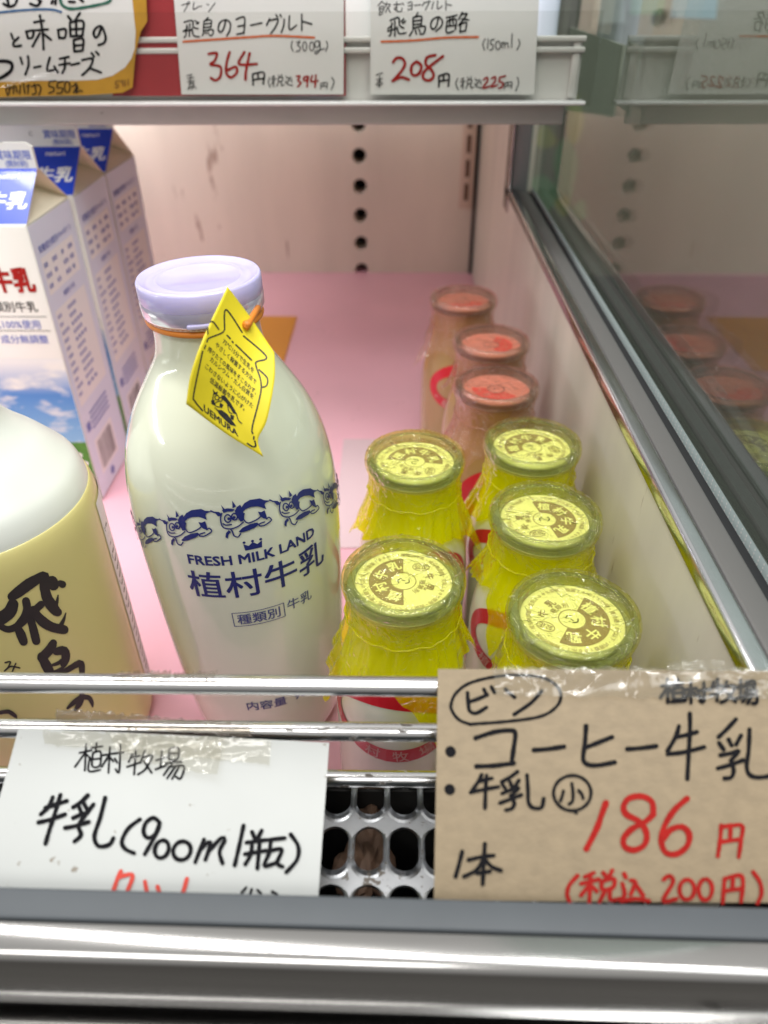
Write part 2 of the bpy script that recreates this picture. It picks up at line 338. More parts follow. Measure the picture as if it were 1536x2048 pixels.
# ------------------------------------------------------------------ the cabinet: floor, walls
WX = .1035; YFR = .1405
struct(box_obj('shelf_floor', (-.75, WX-.0005, .1492, 1.03, -.02, 0), M['pink']))
p = at_z(508, 634, 0); q = at_z(575, 700, 0)
tag(box_obj('floor_sheet', (p.x-.14, q.x, at_z(540, 700, 0).y-.05, p.y, .0003, .0010), M['orangesheet']), 'orange sheet lying flat on the pink floor behind the tall bottle', 'sheet')
a = at_z(673, 1000, 0); b = at_z(870, 880, 0)
o = box_obj('floor_patch', (a.x, b.x+.03, a.y-.06, at_z(700, 880, 0).y, .0003, .0012), M['patch'], bev=.0004)  # thin slab in a paler, greyer tone than the pink floor
tag(o, 'pale greyish patch with rounded corner on the pink floor under the small bottles', 'mat')
def hole_cell(x0, x1, y0, y1, cx, cyy, rx, ry, n=24, deep=.0018, rim=.0012):
    """flat cell with a rounded slot: returns verts (x, y, depth) and faces; depth goes down into the slot"""
    v, f = [], []
    ang = [2*math.pi*k/n+math.pi/n for k in range(n)]
    def st(dx):
        out = []
        for t in ang:
            c, s = math.cos(t), math.sin(t); off = (ry-rx)*(1 if s > 0 else -1) if ry > rx else 0
            out.append((cx+(rx+dx)*c, cyy+off+(rx+dx)*s))
        return out
    outer = []
    for t in ang:
        c, s = math.cos(t), math.sin(t); hx, hy = (x1-x0)/2, (y1-y0)/2; k = min(hx/abs(c) if abs(c) > 1e-9 else 9, hy/abs(s) if abs(s) > 1e-9 else 9)
        outer.append(((x0+x1)/2+c*k, (y0+y1)/2+s*k))
    # square up the corners
    for (X, Y) in ((x0, y0), (x1, y0), (x1, y1), (x0, y1)):
        i = min(range(n), key=lambda j: (outer[j][0]-X)**2+(outer[j][1]-Y)**2); outer[i] = (X, Y)
    rings = [(outer, 0), (st(rim), 0), (st(rim*.4), -rim*.25), (st(0), -rim*.9), (st(0), -deep)]
    for ring, d in rings: v += [(x, y, d) for x, y in ring]
    for i in range(len(rings)-1):
        for k in range(n): l = (k+1) % n; f.append((i*n+k, i*n+l, (i+1)*n+l, (i+1)*n+k))
    return v, f
# back wall with its column of round holes
YB = at_z(720, 545, 0).y
hx = at_y(720, 376, YB).x; hz = [at_y(720, v, YB).z for v in (540, 491, 433, 376, 312, 255)]
dz = (hz[4]-hz[0])/4; V, Fc = [], []
def addm(v, f):
    b = len(V); V.extend(v); Fc.extend([tuple(b+i for i in q) for q in f])
for k in range(14):
    zc = hz[0]+dz*k; v, f = hole_cell(hx-.02, hx+.02, zc-dz/2, zc+dz/2, hx, zc, .0088, .0088, n=24, deep=.03, rim=.0008)
    addm([(x, YB-d, z) for x, z, d in v], f)
zb, zt = hz[0]-dz/2, hz[0]+dz*13.5
addm([(-.75, YB, -.02), (hx-.02, YB, -.02), (hx-.02, YB, zt), (-.75, YB, zt)], [(0, 1, 2, 3)])
addm([(hx+.02, YB, -.02), (WX-.003, YB, -.02), (WX-.003, YB, zt), (hx+.02, YB, zt)], [(0, 1, 2, 3)])
addm([(hx-.02, YB, -.02), (hx+.02, YB, -.02), (hx+.02, YB, zb), (hx-.02, YB, zb)], [(0, 1, 2, 3)])
struct(mesh_obj('back_wall', V, Fc, M['back']))
struct(box_obj('wall_cavity', (-.75, WX, YB+.032, YB+.04, -.05, .7), M['hole']))
# right-hand wall, low under the glass and full height behind it
YP = at_x(1006, 395, WX).y
zl = lambda y: zf + (y-yf)*sl
A1, A2 = at_x(1476, 1342, WX), at_x(1016, 395, WX)
sl = (A2.z-A1.z)/(A2.y-A1.y); yf, zf = A1.y, A1.z
YP = A2.y
V = []; poly = [(YFR, -.02), (YB+.02, -.02), (YB+.02, .66), (YP, .66), (YP, zl(YP)), (YFR, zl(YFR))]
for x in (WX, WX+.0210): V += [(x, y, z) for y, z in poly]
n = len(poly); fc = [tuple(range(n))[::-1], tuple(range(n, 2*n))]+[(i, (i+1) % n, n+(i+1) % n, n+i) for i in range(n)]
struct(mesh_obj('side_wall', V, fc, M['wall']))
struct(box_obj('corner_gap', (WX-.0045, WX-.0006, YB-.003, YB-.0005, 0, .6), M['gap']))

# slotted upright on the back wall
up_t = thing('shelf_upright', 'cream slotted metal upright on the back wall beside the corner', 'shelf upright', (0, 0, 0))
a, b = at_y(917, 415, YB), at_y(948, 415, YB)
box_obj('channel', (a.x, WX-.006, YB-.006, YB-.0004, a.z, .62), M['slotted'], up_t, .0008)
for k in range(6):
    zc = at_y(934, 382, YB).z+k*(at_y(934, 335, YB).z-at_y(934, 382, YB).z)
    box_obj('slot', ((a.x+WX-.006)/2-.0025, (a.x+WX-.006)/2+.0025, YB-.0066, YB-.0058, zc-.010, zc+.010), M['slot'], up_t)

# ------------------------------------------------------------------ glass side screen
gs_ = thing('glass_screen', 'glass side screen standing in a steel and grey rubber channel', 'glass screen')
def frame_strip(name, x0, x1, lo, hi, mat, bev=0):
    y0, y1 = YFR+.001, YP+.02
    v = [(x, y, zl(y)+z) for z in (lo, hi) for y in (y0, y1) for x in (x0, x1)]
    o = mesh_obj(name, v, box(0, 1, 0, 1, 0, 1)[1], mat, gs_)
    if bev: bevel(o, bev, 3)
    return o
frame_strip('steel_channel', WX-.0012, WX+.0060, .0004, .0085, M['nose'], .0016)
frame_strip('rubber_gasket', WX+.0064, WX+.0163, .0006, .0075, M['rubber2'], .0012)
frame_strip('gap_seal', WX+.0163, WX+.0212, .0004, .0045, M['gap'])
GX = .1250
v, f = box(GX, GX+.005, YFR+.002, YP+.012, 0, .62); v = [(x, y, (zl(y)+.002 if z == 0 else z)) for x, y, z in v]
mesh_obj('pane', v, f, M['pane'], gs_)
V, Fc = [], []
for k in range(150):
    for j in range(3):
        y = YFR+.005+k*.0039; z = zl(y)+.0050+j*.0016; r = .0005
        addm([(GX-.0003, y+r*math.cos(t), z+r*math.sin(t)) for t in [i*math.pi/3 for i in range(6)]], [tuple(range(6))])
mesh_obj('dot_band', V, Fc, M['white'], gs_)
v = [(GX-.0002, y, zl(y)+h) for y in (YFR+.003, YP) for h in (.0035, .0095)]
mesh_obj('frosted_band', v, [(0, 2, 3, 1)], M['frit'], gs_)
box_obj('rear_post', (WX+.0005, WX+.0163, YP-.004, YP+.012, zl(YP)-.004, .62), M['post'], gs_, .002)
box_obj('post_trim', (WX-.0012, WX+.0006, YP-.006, YP+.02, zl(YP)-.012, .62), M['steel'], gs_, .0006)

# what shows dimly through the glass
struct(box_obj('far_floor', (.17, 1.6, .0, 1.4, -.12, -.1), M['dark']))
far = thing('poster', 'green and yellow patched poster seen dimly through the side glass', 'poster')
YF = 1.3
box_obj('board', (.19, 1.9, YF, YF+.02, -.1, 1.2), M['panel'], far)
def patch(pts, mat):
    p_ = Print(lambda u, v, h: at_y(u, v, YF-.001-h*2)); p_.poly(pts, 0); p_.obj('patch', [M[mat]], far)
for k, (cx_, cy_, rx, ry, mi) in enumerate([(1090, 275, 22, 22, 'lime'), (1148, 235, 16, 55, 'lime'), (1085, 390, 28, 40, 'green'), (1130, 350, 22, 75, 'green'), (1125, 410, 14, 22, 'lime'), (1160, 420, 14, 20, 'green')]):
    patch([(cx_+rx*math.cos(t)*(1+.25*math.sin(3*t+k)), cy_+ry*math.sin(t)) for t in [i*math.pi/10 for i in range(20)]], mi)
patch([(1265, -60), (1345, -60), (1325, 28), (1260, 30)], 'green'); patch([(1355, -60), (1440, -60), (1432, 38), (1340, 35)], 'bluep'); patch([(1200, -60), (1250, -60), (1250, 45), (1195, 48)], 'railplastic')

# ------------------------------------------------------------------ upper shelf and its price rail
YS = .525
zs1, zs0 = at_y(600, 203, YS).z, at_y(600, 250, YS).z
XS = at_y(1128, 230, YS).x
us = thing('upper_shelf', 'grey enamel shelf crossing above the bottles, front edge specked with dirt', 'shelf')
box_obj('board', (-.75, XS, YS+.002, YB-.06, zs1-.006, zs1-.001), M['shelf'], us)
box_obj('front_edge', (-.75, XS, YS-.001, YS+.004, zs0, zs1-.0015), M['shelf'], us, .0012)
pr_t = thing('price_rail', 'white plastic price rail with a clear lip along the upper shelf edge', 'price rail')
XR = at_y(1168, 195, YS-.004).x
box_obj('back_strip', (-.75, XR-.004, YS-.0005, YS+.0015, zs1, at_y(1100, 80, YS).z), M['railplastic'], pr_t)
for vv in (78, 100):
    z_ = at_y(1100, vv, YS).z; box_obj('ridge', (-.75, XR-.003, YS-.004, YS-.0008, z_-.0012, z_+.0018), M['railplastic'], pr_t, .0006)
box_obj('end_ridge', (XR-.010, XR-.0055, YS-.003, YS-.0008, zs1+.002, at_y(1100, 82, YS).z), M['railplastic'], pr_t, .0006)
box_obj('bottom_lip', (-.75, XR, YS-.0115, YS-.0008, zs1-.0012, zs1+.0012), M['lip'], pr_t, .0008)
box_obj('clear_cover', (-.75, XR+.003, YS-.0120, YS-.0112, zs1-.001, at_y(1100, 20, YS).z), M['clearplastic'], pr_t)
br = thing('shelf_bracket', 'green-grey metal bracket carrying the right end of the upper shelf', 'bracket')
v = [(x, y, z) for x in (XS+.0015, XS+.0035) for y, z in ((YS+.02, zs1), (YS+.02, zs1-.012), (YB-.1, zs1-.05), (YB-.1, zs1+.03), (YS+.02, zs1+.028))]
mesh_obj('plate', v, [(0, 1, 2, 3, 4), (9, 8, 7, 6, 5)]+[(i, 5+i, 5+(i+1) % 5, (i+1) % 5) for i in range(5)], M['bracket'], br)
# goods standing on the shelf behind the price cards
for k, (u0, u1, mm, lb) in enumerate([(-60, 300, 'railplastic', 'white tub on the upper shelf behind the mustard bordered card'), (690, 745, 'box', 'pale tub on the upper shelf between the two white price cards'), (1074, 1120, 'paleblue', 'bluish carton on the upper shelf right of the 208 yen card')]):
    a, b = at_y(u0, 60, YS+.05), at_y(u1, 60, YS+.05)
    t_ = thing('food_tub', lb, 'tub', ((a.x+b.x)/2, YS+.085, zs1-.001)); w_ = (b.x-a.x)/2
    box_obj('body', (-w_, w_, -.03, .03, .0005, .075), M[mm], t_, .004); box_obj('lid', (-w_-.002, w_+.002, -.032, .032, .0755, .083), M['box'], t_, .002)

# ------------------------------------------------------------------ price cards on the upper shelf
def card_map(p, n):
    return lambda u, v, h: at_plane(u, v, p, n)+n*h
def slab(name, quad, fm, mat, parent, thick=.0006, nu=1, nv=1):
    v, f = [], []
    for s in (0, 1):
        for j in range(nv+1):
            for i in range(nu+1):
                a, b = i/nu, j/nv
                q = [(1-a)*(1-b)*quad[0][k]+a*(1-b)*quad[1][k]+a*b*quad[2][k]+(1-a)*b*quad[3][k] for k in (0, 1)]
                v.append(fm(q[0], q[1], -thick*s))
    m = (nu+1)*(nv+1)
    for j in range(nv):
        for i in range(nu):
            k = j*(nu+1)+i; f.append((k, k+nu+1, k+nu+2, k+1)); f.append((m+k, m+k+1, m+k+nu+2, m+k+nu+1))
    ed = [j*(nu+1) for j in range(nv+1)]+[nv*(nu+1)+i for i in range(1, nu+1)]+[j*(nu+1)+nu for j in range(nv-1, -1, -1)]+[i for i in range(nu-1, 0, -1)]
    for a, b in zip(ed, ed[1:]+ed[:1]): f.append((a, m+a, m+b, b))
    return mesh_obj(name, v, f, mat, parent)
NV = Vector((0, -1, .05)).normalized()
P1 = Vector((0, YS-.0068, zs1+.002))
fm = card_map(P1, NV); fmb = card_map(P1+Vector((0, .0022, 0)), NV)
fmc = card_map(P1-Vector((0, .0012, 0)), NV)
rb = slab('backing_board', [(225, -70), (690, -70), (692, 192), (225, 192)], fmb, M['redboard'], None)
tag(rb, 'dark red board behind the 364 yen card and the mustard bordered card', 'board')
tA = thing('price_card', 'white card priced 364 yen in red under an orange underline', 'price card', group='white price cards on the upper shelf')
slab('card', [(342, -75), (688, -75), (687, 189), (363, 189)], fm, M['paper2'], tA)
pr = Print(fm); k = dict(sc=4.267, ox=340)
pr.strokes('100,45 150,35 120,100|o160,25,9,9|205,20 200,80 245,55|250,55 270,52|315,35 330,42|385,25 330,100', 8, 0, **k)
pr.strokes('120,190 190,175 200,230 240,245|215,175 240,200|245,190 225,205|115,270 150,240|115,265 190,255|145,215 135,300 120,320|170,200 165,310|190,240 200,300 250,315', 13, 0, **k)
pr.strokes('325,150 300,175|290,180 285,270|290,180 350,172 348,235|290,205 345,200|288,235 350,230|288,262 365,255 360,300 335,300|290,280 275,305|305,275 310,290|325,272 330,288', 12, 0, **k)
pr.strokes('475,175 460,240 430,275 412,245 430,190 480,170 515,200 510,260 485,305|565,165 635,150 630,285|580,225 630,215|570,292 632,280|690,215 785,195|850,160 825,215|845,175 920,165 900,230 860,285|905,125 920,150|940,125 950,145|975,165 970,220 950,275|1020,135 1020,250 1080,215|1125,120 1125,260|1128,180 1210,205', 14, 0, **k)
pr.strokes('115,355 400,335 700,315 900,305 1230,320', 19, 2, **k)
pr.strokes('1045,350 1035,395 1050,435|1080,360 1110,355 1090,385 1115,405 1105,430 1075,440|o1150,395,16,38|o1210,395,18,38|o1255,375,20,28|1278,350 1280,420 1250,460 1240,440 1320,415|1335,350 1345,390 1330,435', 9, 3, **k)
pr.strokes('330,460 400,455 380,520 345,550 430,570 430,650 390,685 350,665|510,445 485,530 480,620 520,660 570,620 560,570 490,600|635,445 590,545 740,545|680,455 650,600 645,680', 23, 1, **k)
pr.strokes('705,635 710,725|705,632 800,620 795,715|752,625 752,675|708,680 797,670', 15, 0, **k)
ZEI = '890,645 870,660|865,680 905,672|888,655 885,740|885,690 868,720|925,640 935,655|955,635 950,655|925,665 960,660 955,690 925,692 925,665|930,695 910,735|950,695 955,730 975,722|990,650 1000,665|985,690 1000,715 1045,730|1005,670 1030,660 1040,700|1020,680 1000,700'
pr.strokes('850,660 840,700 855,745|'+ZEI+'|1380,660 1400,700 1375,765', 9, 3, **k)
pr.strokes('1080,650 1110,650 1092,685 1118,705 1090,740|1170,650 1140,665 1150,690 1180,670 1178,650 1170,740|1215,645 1205,695 1265,688|1245,640 1238,745', 15, 1, **k)
pr.strokes('1288,715 1285,760|1288,712 1340,705 1338,755|1313,710 1313,735|1288,738 1338,732|145,645 190,635|150,670 205,660|175,650 170,690|150,700 210,690|180,690 160,750|165,720 205,710 185,765|150,760 200,735 225,755', 8, 3, **k)
pr.obj('handwriting', [M['black'], M['redink'], M['orangeink'], M['greyink']], tA)
tB = thing('price_card', 'white card priced 208 yen in red for a 150 ml drink', 'price card', group='white price cards on the upper shelf')
slab('card', [(741, -75), (1082, -75), (1068, 189), (741, 189)], fm, M['paper2'], tB)
pr = Print(fm); k = dict(sc=4.267, ox=730)
pr.strokes('145,10 110,50|145,15 170,35|125,60 160,55 155,95 125,97 125,60|125,78 157,75|125,100 122,130 150,115|185,20 175,60|180,40 215,35 200,65|195,60 175,105|195,65 215,105|245,40 310,35|270,15 270,80 250,80 265,60 275,95 310,95 315,70|318,25 330,40|365,25 400,20 398,80|370,50 398,48|365,82 400,78|420,45 475,40|505,20 490,50|505,25 545,18 515,85|550,5 557,15|585,15 570,75|620,5 620,75 660,50|690,0 690,85|690,35 740,45', 9, 3, **k)
pr.strokes('215,175 285,150 295,215 330,240|330,160 310,185|345,180 320,200|195,245 230,215|195,265 275,240|230,195 220,290 205,305|255,180 255,310|275,230 290,285 350,280|450,110 430,145|410,150 410,250|410,150 480,140 478,210|412,180 478,172|412,210 480,205|412,240 510,225 500,285 470,290|405,265 380,305|430,255 438,290|460,250 470,275|625,155 610,220 580,250 560,215 580,165 630,145 660,180 650,225 605,265|695,150 785,130|700,180 695,275 755,265|700,180 775,165 770,255|725,150 722,205|750,145 752,200|700,225 770,215|830,105 800,165|820,125 870,120 800,215|825,160 885,170|815,205 810,275|815,205 865,195 855,265|812,270 855,262', 14, 0, **k)
pr.strokes('140,355 400,345 700,320 965,315', 19, 2, **k)
pr.strokes('1025,330 1005,375 1020,425|1050,330 1045,415|1075,340 1072,375 1095,385 1085,420 1065,425|1075,340 1105,335|o1135,385,20,35|1170,360 1170,410|1170,375 1190,360 1192,405|1195,375 1215,365 1222,405|1255,285 1250,405|1310,335 1320,375 1295,425', 9, 3, **k)
pr.strokes('240,530 270,495 320,500 340,550 300,620 235,690|235,690 310,660 375,680|440,525 400,560 395,620 425,645 465,620 480,560 440,525|665,480 560,560 500,620 500,670 550,685 585,650 570,600 520,550 530,490 600,470', 25, 1, **k)
pr.strokes('630,650 630,740|630,648 712,632 710,735|670,640 670,690|632,692 710,682', 16, 0, **k)
pr.strokes('790,670 775,715 795,765|1300,660 1310,710 1285,775|95,640 150,622|100,680 150,670|125,650 122,745|120,690 95,725|128,690 150,715|108,730 140,722|1190,710 1188,760|1190,708 1250,700 1248,750|1218,705 1218,730|1190,735 1248,728', 9, 3, **k)
pr.strokes(ZEI, 9, 3, sc=4.267, ox=730-50/4.267, oy=20/4.267)
pr.strokes('1010,680 1040,660 1045,690 1005,750 1065,735|1080,670 1110,655 1110,690 1075,740 1130,725|1150,660 1145,695 1175,705 1165,745 1140,750|1150,660 1195,648', 15, 1, **k)
pr.obj('handwriting', [M['black'], M['redink'], M['orangeink'], M['greyink']], tB)
tC = thing('price_card', 'mustard bordered white card with brushed black writing and 550 price', 'price card')
pr = Print(fmc)
pr.poly([(x/4, y/4) for x, y in [(-300, -300), (1160, -300), (1170, 0), (1178, 170), (1125, 255), (1085, 420), (1060, 700), (980, 742), (700, 762), (400, 768), (-300, 785)]], 0, h=0)
pr.obj('border', [M['mustard']], tC)
pr = Print(fmc)
pr.poly([(x/4, y/4) for x, y in [(-300, -300), (1040, -300), (1058, 0), (1085, 250), (1078, 390), (1050, 470), (1000, 540), (900, 605), (780, 638), (600, 645), (300, 645), (-300, 662)]], 4, h=.0001)
pr.k = 30
pr.strokes('90,270 105,310|150,300 110,340 115,370 170,365|210,250 225,305|210,255 265,245 260,300 225,305|275,178 350,165|265,245 385,235|320,125 342,260 350,395|320,265 262,370|345,265 410,320|465,240 475,305|465,240 525,235 520,300 475,300|545,130 570,160|640,105 600,165|560,180 565,290|560,180 665,170 660,285|565,235 660,230|610,175 612,285|565,290 660,285|590,320 595,410|590,320 665,312 662,405|595,365 660,360|597,412 662,405|810,225 790,280 765,300 750,260 775,220 815,215 845,290 835,340 790,360', 21, 0, sc=4, h=None)
pr.strokes('-20,490 50,490 95,510 92,560 40,605 -20,635', 30, 0, sc=4)
pr.strokes('165,460 180,510|225,450 230,520 205,595|275,540 325,530|400,460 380,560 450,555|435,530 465,580|480,470 550,455|475,520 560,505|520,465 520,540 500,585|570,520 635,505|660,480 740,470 720,540 660,600|720,545 810,580|735,425 755,455|770,415 790,435', 20, 0, sc=4)
pr.strokes('-10,100 200,80 400,75 490,95', 18, 1, sc=4); pr.strokes('480,-20 500,40 570,70 700,55 860,20 890,-20', 24, 2, sc=4)
pr.strokes('30,30 80,52 120,38|60,-10 72,40|140,-10 130,20|245,30 300,45 330,5|300,-20 320,10|415,25 425,5|445,30 450,-5|555,12 600,16|640,-10 665,10', 22, 0, sc=4)
pr.strokes('60,680 50,720 65,765|80,680 75,750|70,710 110,700|115,670 110,750|130,690 140,740|165,680 160,750|190,670 200,745|215,690 240,680|230,680 225,750|255,690 300,680|275,670 290,740 260,755|310,675 330,710 310,760|400,650 395,690 430,700 430,730 390,745|400,650 450,645|465,660 460,700 500,705 495,740 455,745|465,660 510,650|o540,695,22,45|580,690 620,685 590,740|600,670 615,665|625,700 610,740 640,725 660,730', 11, 0, sc=4)
pr.strokes('930,650 925,672 950,682 940,700 920,698|930,650 955,645|o978,652,10,10|988,645 985,690|1003,640 1003,688|1027,635 1027,682', 8, 3, sc=4)
for i in range(len(pr.v)):
    pass
pr.obj('written_face', [M['black'], M['blueink'], M['greenink'], M['brownink'], M['paper2']], tC)
#__PART2__
# ------------------------------------------------------------------ milk cartons
cb = at_z(195, 1003, 0); CWD, CD_ = .072, .072
ctop = at_y(55, 455, cb.y).z
def carton(i, label):
    t = thing('milk_carton', label, 'milk carton', ((cb.x+at_y(55, 455, cb.y).x)/2+.0015+[0, .0022, .0012][i], cb.y+.001+[0, .0738, .1476][i], .0008), 'milk cartons in a row at the left', rz=[0, R(.8), R(-1.2)][i])
    h = ctop; x0 = -CWD
    bd = box_obj('body', (x0, 0, 0, CD_, 0, h), M['carton'], t, .0012)
    ym = CD_/2; rz_ = h+.0255
    v = [(0, .0003, h), (0, CD_-.0003, h), (-.024, ym, h+.0215), (0, ym-.0008, rz_), (x0, .0003, h), (x0, CD_-.0003, h), (x0+.024, ym, h+.0215), (x0, ym-.0008, rz_), (0, ym+.0008, rz_), (x0, ym+.0008, rz_)]
    f = [(0, 3, 7, 4), (1, 5, 9, 8), (0, 1, 2), (0, 2, 3), (1, 8, 2), (4, 6, 5), (4, 7, 6), (5, 6, 9)]
    mesh_obj('gable_top', v, f, [M['carton'], M['cream']], t, midx=[0, 0, 1, 1, 1, 1, 1, 1])
    V = []; pts = [(x0, 0), (0, 0), (0, .013), (-.004, .0155), (-.018, .0155), (-.021, .0142), (-.029, .0142), (-.032, .0155), (x0+.004, .0155), (x0, .013)]
    for yy in (ym-.0012, ym+.0012): V += [(x, yy, rz_-.0006+z) for x, z in pts]
    n = len(pts); mesh_obj('top_fin', V, [tuple(range(n)), tuple(range(n, 2*n))[::-1]]+[(k, n+k, n+(k+1) % n, (k+1) % n) for k in range(n)], M['carton'], t)
    # blue slope with white lettering; coordinates run across the front face (0 at the right edge) and up the slope
    a, b = Vector((0, .0003, h)), Vector((0, ym-.0008, rz_)); d = b-a; L = d.length; d.normalize(); nn = Vector((0, -d.z, d.y))
    fmp = lambda u, v, hh: Vector((u, a.y+d.y*v, a.z+d.z*v))+nn*(hh+.0001)
    p = Print(fmp); p.poly([(x0, .001), (0, .001), (0, L), (x0, L)], 0, h=.0001)
    p.text('牛乳', -.0150, .0185, .0140, 1, bold=.03, skew=.15, h=.0002); p.text('naturi', -.017, L-.006, .006, 1, bold=.01, h=.0002)
    p.obj('slope_print', [M['cartonblue'], M['white']], t)
    fin = Print(lambda u, v, hh: Vector((u, ym-.0012-hh-.0001, rz_+v)))
    fin.text('賞味期限', -.013, .0080, .0058, 0, bold=.02); fin.text('(開封前)', -.012, .0030, .0040, 0, bold=.02); fin.text('C', -.033, .0085, .004, 1); fin.obj('fin_print', [M['bluetext'], M['greyink']], t)
    fr = Print(lambda u, v, hh: Vector((u, -hh-.0001, v)))
    fr.poly([(x0+.0005, .052), (-.0005, .052), (-.0005, .118), (x0+.0005, .118)], 0, h=.0001)
    fr.poly([(x0+.0005, .001), (-.0005, .001), (-.0005, .052), (x0+.0005, .050)], 1, h=.0001)
    fr.text('牛乳', -.0185, .172, .0165, 2, bold=.05, h=.0003, sx=.85); fr.text('種類別牛乳', -.026, .1545, .0075, 3, bold=.01, h=.0002); fr.text('生乳100%使用', -.0285, .1425, .0065, 4, bold=.01, h=.0002); fr.text('成分無調整', -.0225, .132, .0065, 4, bold=.01, h=.0002)
    for z in (.1475, .1378): fr.poly([(x0+.01, z), (-.003, z), (-.003, z+.0004), (x0+.01, z+.0004)], 5, h=.0002)
    for (x, z, s) in ((-.012, .040, .006), (-.008, .033, .005), (-.022, .028, .007), (-.04, .036, .006)):
        fr.poly([(x+s*math.cos(q)*(1+.2*math.sin(2*q)), z+.6*s*math.sin(q)) for q in [k*.42 for k in range(15)]], 6, h=.0002); fr.poly([(x-.3*s+.4*s*math.cos(q), z+.2*s+.35*s*math.sin(q)) for q in [k*.6 for k in range(10)]], 3, h=.00025)
    fr.obj('front_print', [M['sky'], M['grass'], M['redink'], M['blackprint'], M['bluetext'], M['greyink'], M['white']], t)
    sd = Print(lambda u, v, hh: Vector((hh+.0001, u, v)))
    rnd = random.Random(5)
    sd.poly([(.0006, .001), (CD_-.0006, .001), (CD_-.0006, h-.001), (.0006, h-.001)], 0, h=.0001)
    def table(y0, y1, z0, z1, cols, pitch):
        sd.poly([(y0, z0), (y1, z0), (y1, z1), (y0, z1)], 1, h=.0002)
        z = z1-pitch*.8
        while z > z0+pitch*.5:
            for c0, c1 in cols:
                n = rnd.randint(3, 7); L_ = (c1-c0)*(.4+.55*rnd.random()); w = L_/n
                for k in range(n): sd.poly([(c0+k*w, z-pitch*.22), (c0+k*w+w*.62, z-pitch*.22), (c0+k*w+w*.62, z+pitch*.22), (c0+k*w, z+pitch*.22)], 2, h=.0003)
            z -= pitch
    sd.text('栄養成分表示', .022, h-.017, .0052, 2, bold=.02, h=.0003); sd.text('(200ml当たり)', .050, h-.0165, .0042, 2, h=.0003)
    table(.006, .062, h-.046, h-.022, ((.008, .020), (.022, .032), (.038, .048), (.050, .060)), .0068)
    sd.text('種類別 牛乳', .036, h-.0515, .004, 2, bold=.01, h=.0003)
    table(.006, .062, h-.128, h-.057, ((.008, .022), (.026, .050)), .0058)
    for k in range(4): 
        for j in range(9): sd.poly([(.016+j*.0042, .066-k*.004), (.019+j*.0042, .066-k*.004), (.019+j*.0042, .068-k*.004), (.016+j*.0042, .068-k*.004)], 2, h=.0003)
    sd.poly([(.006, .056), (.013, .056), (.013, .063), (.006, .063)], 2, h=.0003)
    sd.poly([(.012, .016), (.050, .016), (.050, .046), (.012, .046)], 1, h=.0002)
    y = .016
    while y < .045:
        w = rnd.choice((.0005, .0009, .0014)); sd.poly([(y, .019), (y+w, .019), (y+w, .043), (y, .043)], 3, h=.0003); y += w+rnd.choice((.0005, .0008, .0012))
    sd.poly([(.030+.004*math.cos(q), .009+.0035*math.sin(q)) for q in [k*.5 for k in range(12)]], 2, h=.0003)
    sd.obj('side_print', [M['paleblue'], M['box'], M['bluetext'], M['greybar']], t)
    return t
carton(0, 'blue and white milk carton nearest the front of the row of cartons')
carton(1, 'middle milk carton of the row, standing between two other cartons')
carton(2, 'rearmost milk carton of the row, mostly hidden behind the two in front')

# ------------------------------------------------------------------ the tall milk bottle
bx, by = at_z(545, 1403, 0).x, at_z(545, 1403, 0).y
BR = [(0, .001), (.030, .0005), (.0345, .002), (.0375, .006), (.0395, .015), (.0410, .030), (.0425, .05), (.0438, .075), (.0447, .10), (.0453, .12), (.0454, .135), (.0448, .150), (.0432, .163), (.0405, .174), (.0365, .184), (.0315, .193), (.0265, .201), (.0228, .207), (.0211, .2115), (.0205, .2155), (.0203, .2195), (.0204, .2236)]
def smooth_prof(p, n=5):
    out = []
    for q in catmull(p, 1e9) if False else [p[0]]: out.append(q)
    for i in range(len(p)-1):
        p0, p1, p2, p3 = p[max(i-1, 0)], p[i], p[i+1], p[min(i+2, len(p)-1)]
        for k in range(1, n+1):
            t = k/n; out.append(tuple(.5*(2*p1[j]+(p2[j]-p0[j])*t+(2*p0[j]-5*p1[j]+4*p2[j]-p3[j])*t*t+(3*p1[j]-p0[j]-3*p2[j]+p3[j])*t**3) for j in (0, 1)))
    return out
def rad(prof, z):
    for (r0, z0), (r1, z1) in zip(prof[1:], prof[2:]):
        if z0 <= z <= z1 and z1 > z0: return r0+(r1-r0)*(z-z0)/(z1-z0)
    return prof[-1][0] if z > prof[-1][1] else prof[1][0]
BP = smooth_prof(BR)
bb = thing('milk_bottle', 'tall glass bottle of milk with blue cow print and lilac cap', 'milk bottle', (bx, by, .0022))
LEAN = R(-1.25); bb.rotation_euler = (0, LEAN, 0)
mesh_obj('glass_body', *lathe(BP, 96), M['milk'], bb, True)
neck = [(.0204, .2234), (.0209, .2242), (.0214, .2249), (.0224, .2256), (.0224, .2310), (.0205, .2320), (0, .2320)]
mesh_obj('neck_lip', *lathe(smooth_prof(neck, 3), 72), M['clear_neck'], bb, True)
cap = mesh_obj('cap', *lathe([(0, .2368), (0.01435, .2367), (0.01512, .2373), (0.01589, .2376), (0.01665, .2373), (0.01866, .2372), (0.02029, .2374), (0.02163, .2385), (0.02239, .2386), (0.02297, .2376), (0.02297, .2318), (0.02249, .2308)], 96), M['lilac'], bb, True)
mesh_obj('skirt', *lathe([(0.02278, .2318), (0.02306, .2308), (0.02297, .2268), (0.02230, .2254), (0.02192, .2257), (0.02192, .2302), (0.02220, .2314)], 96), M['lilac_clear'], cap, True)
v, f = box(-.005, .005, -.0236, -.0222, .2262, .2280); c_ = mesh_obj('pull_tab', v, f, M['lilac'], cap); bevel(c_, .0006); c_.rotation_euler = (0, 0, R(10))
TH0 = math.atan2(-bx, by) + R(8.5)             # the print faces roughly towards the photographer
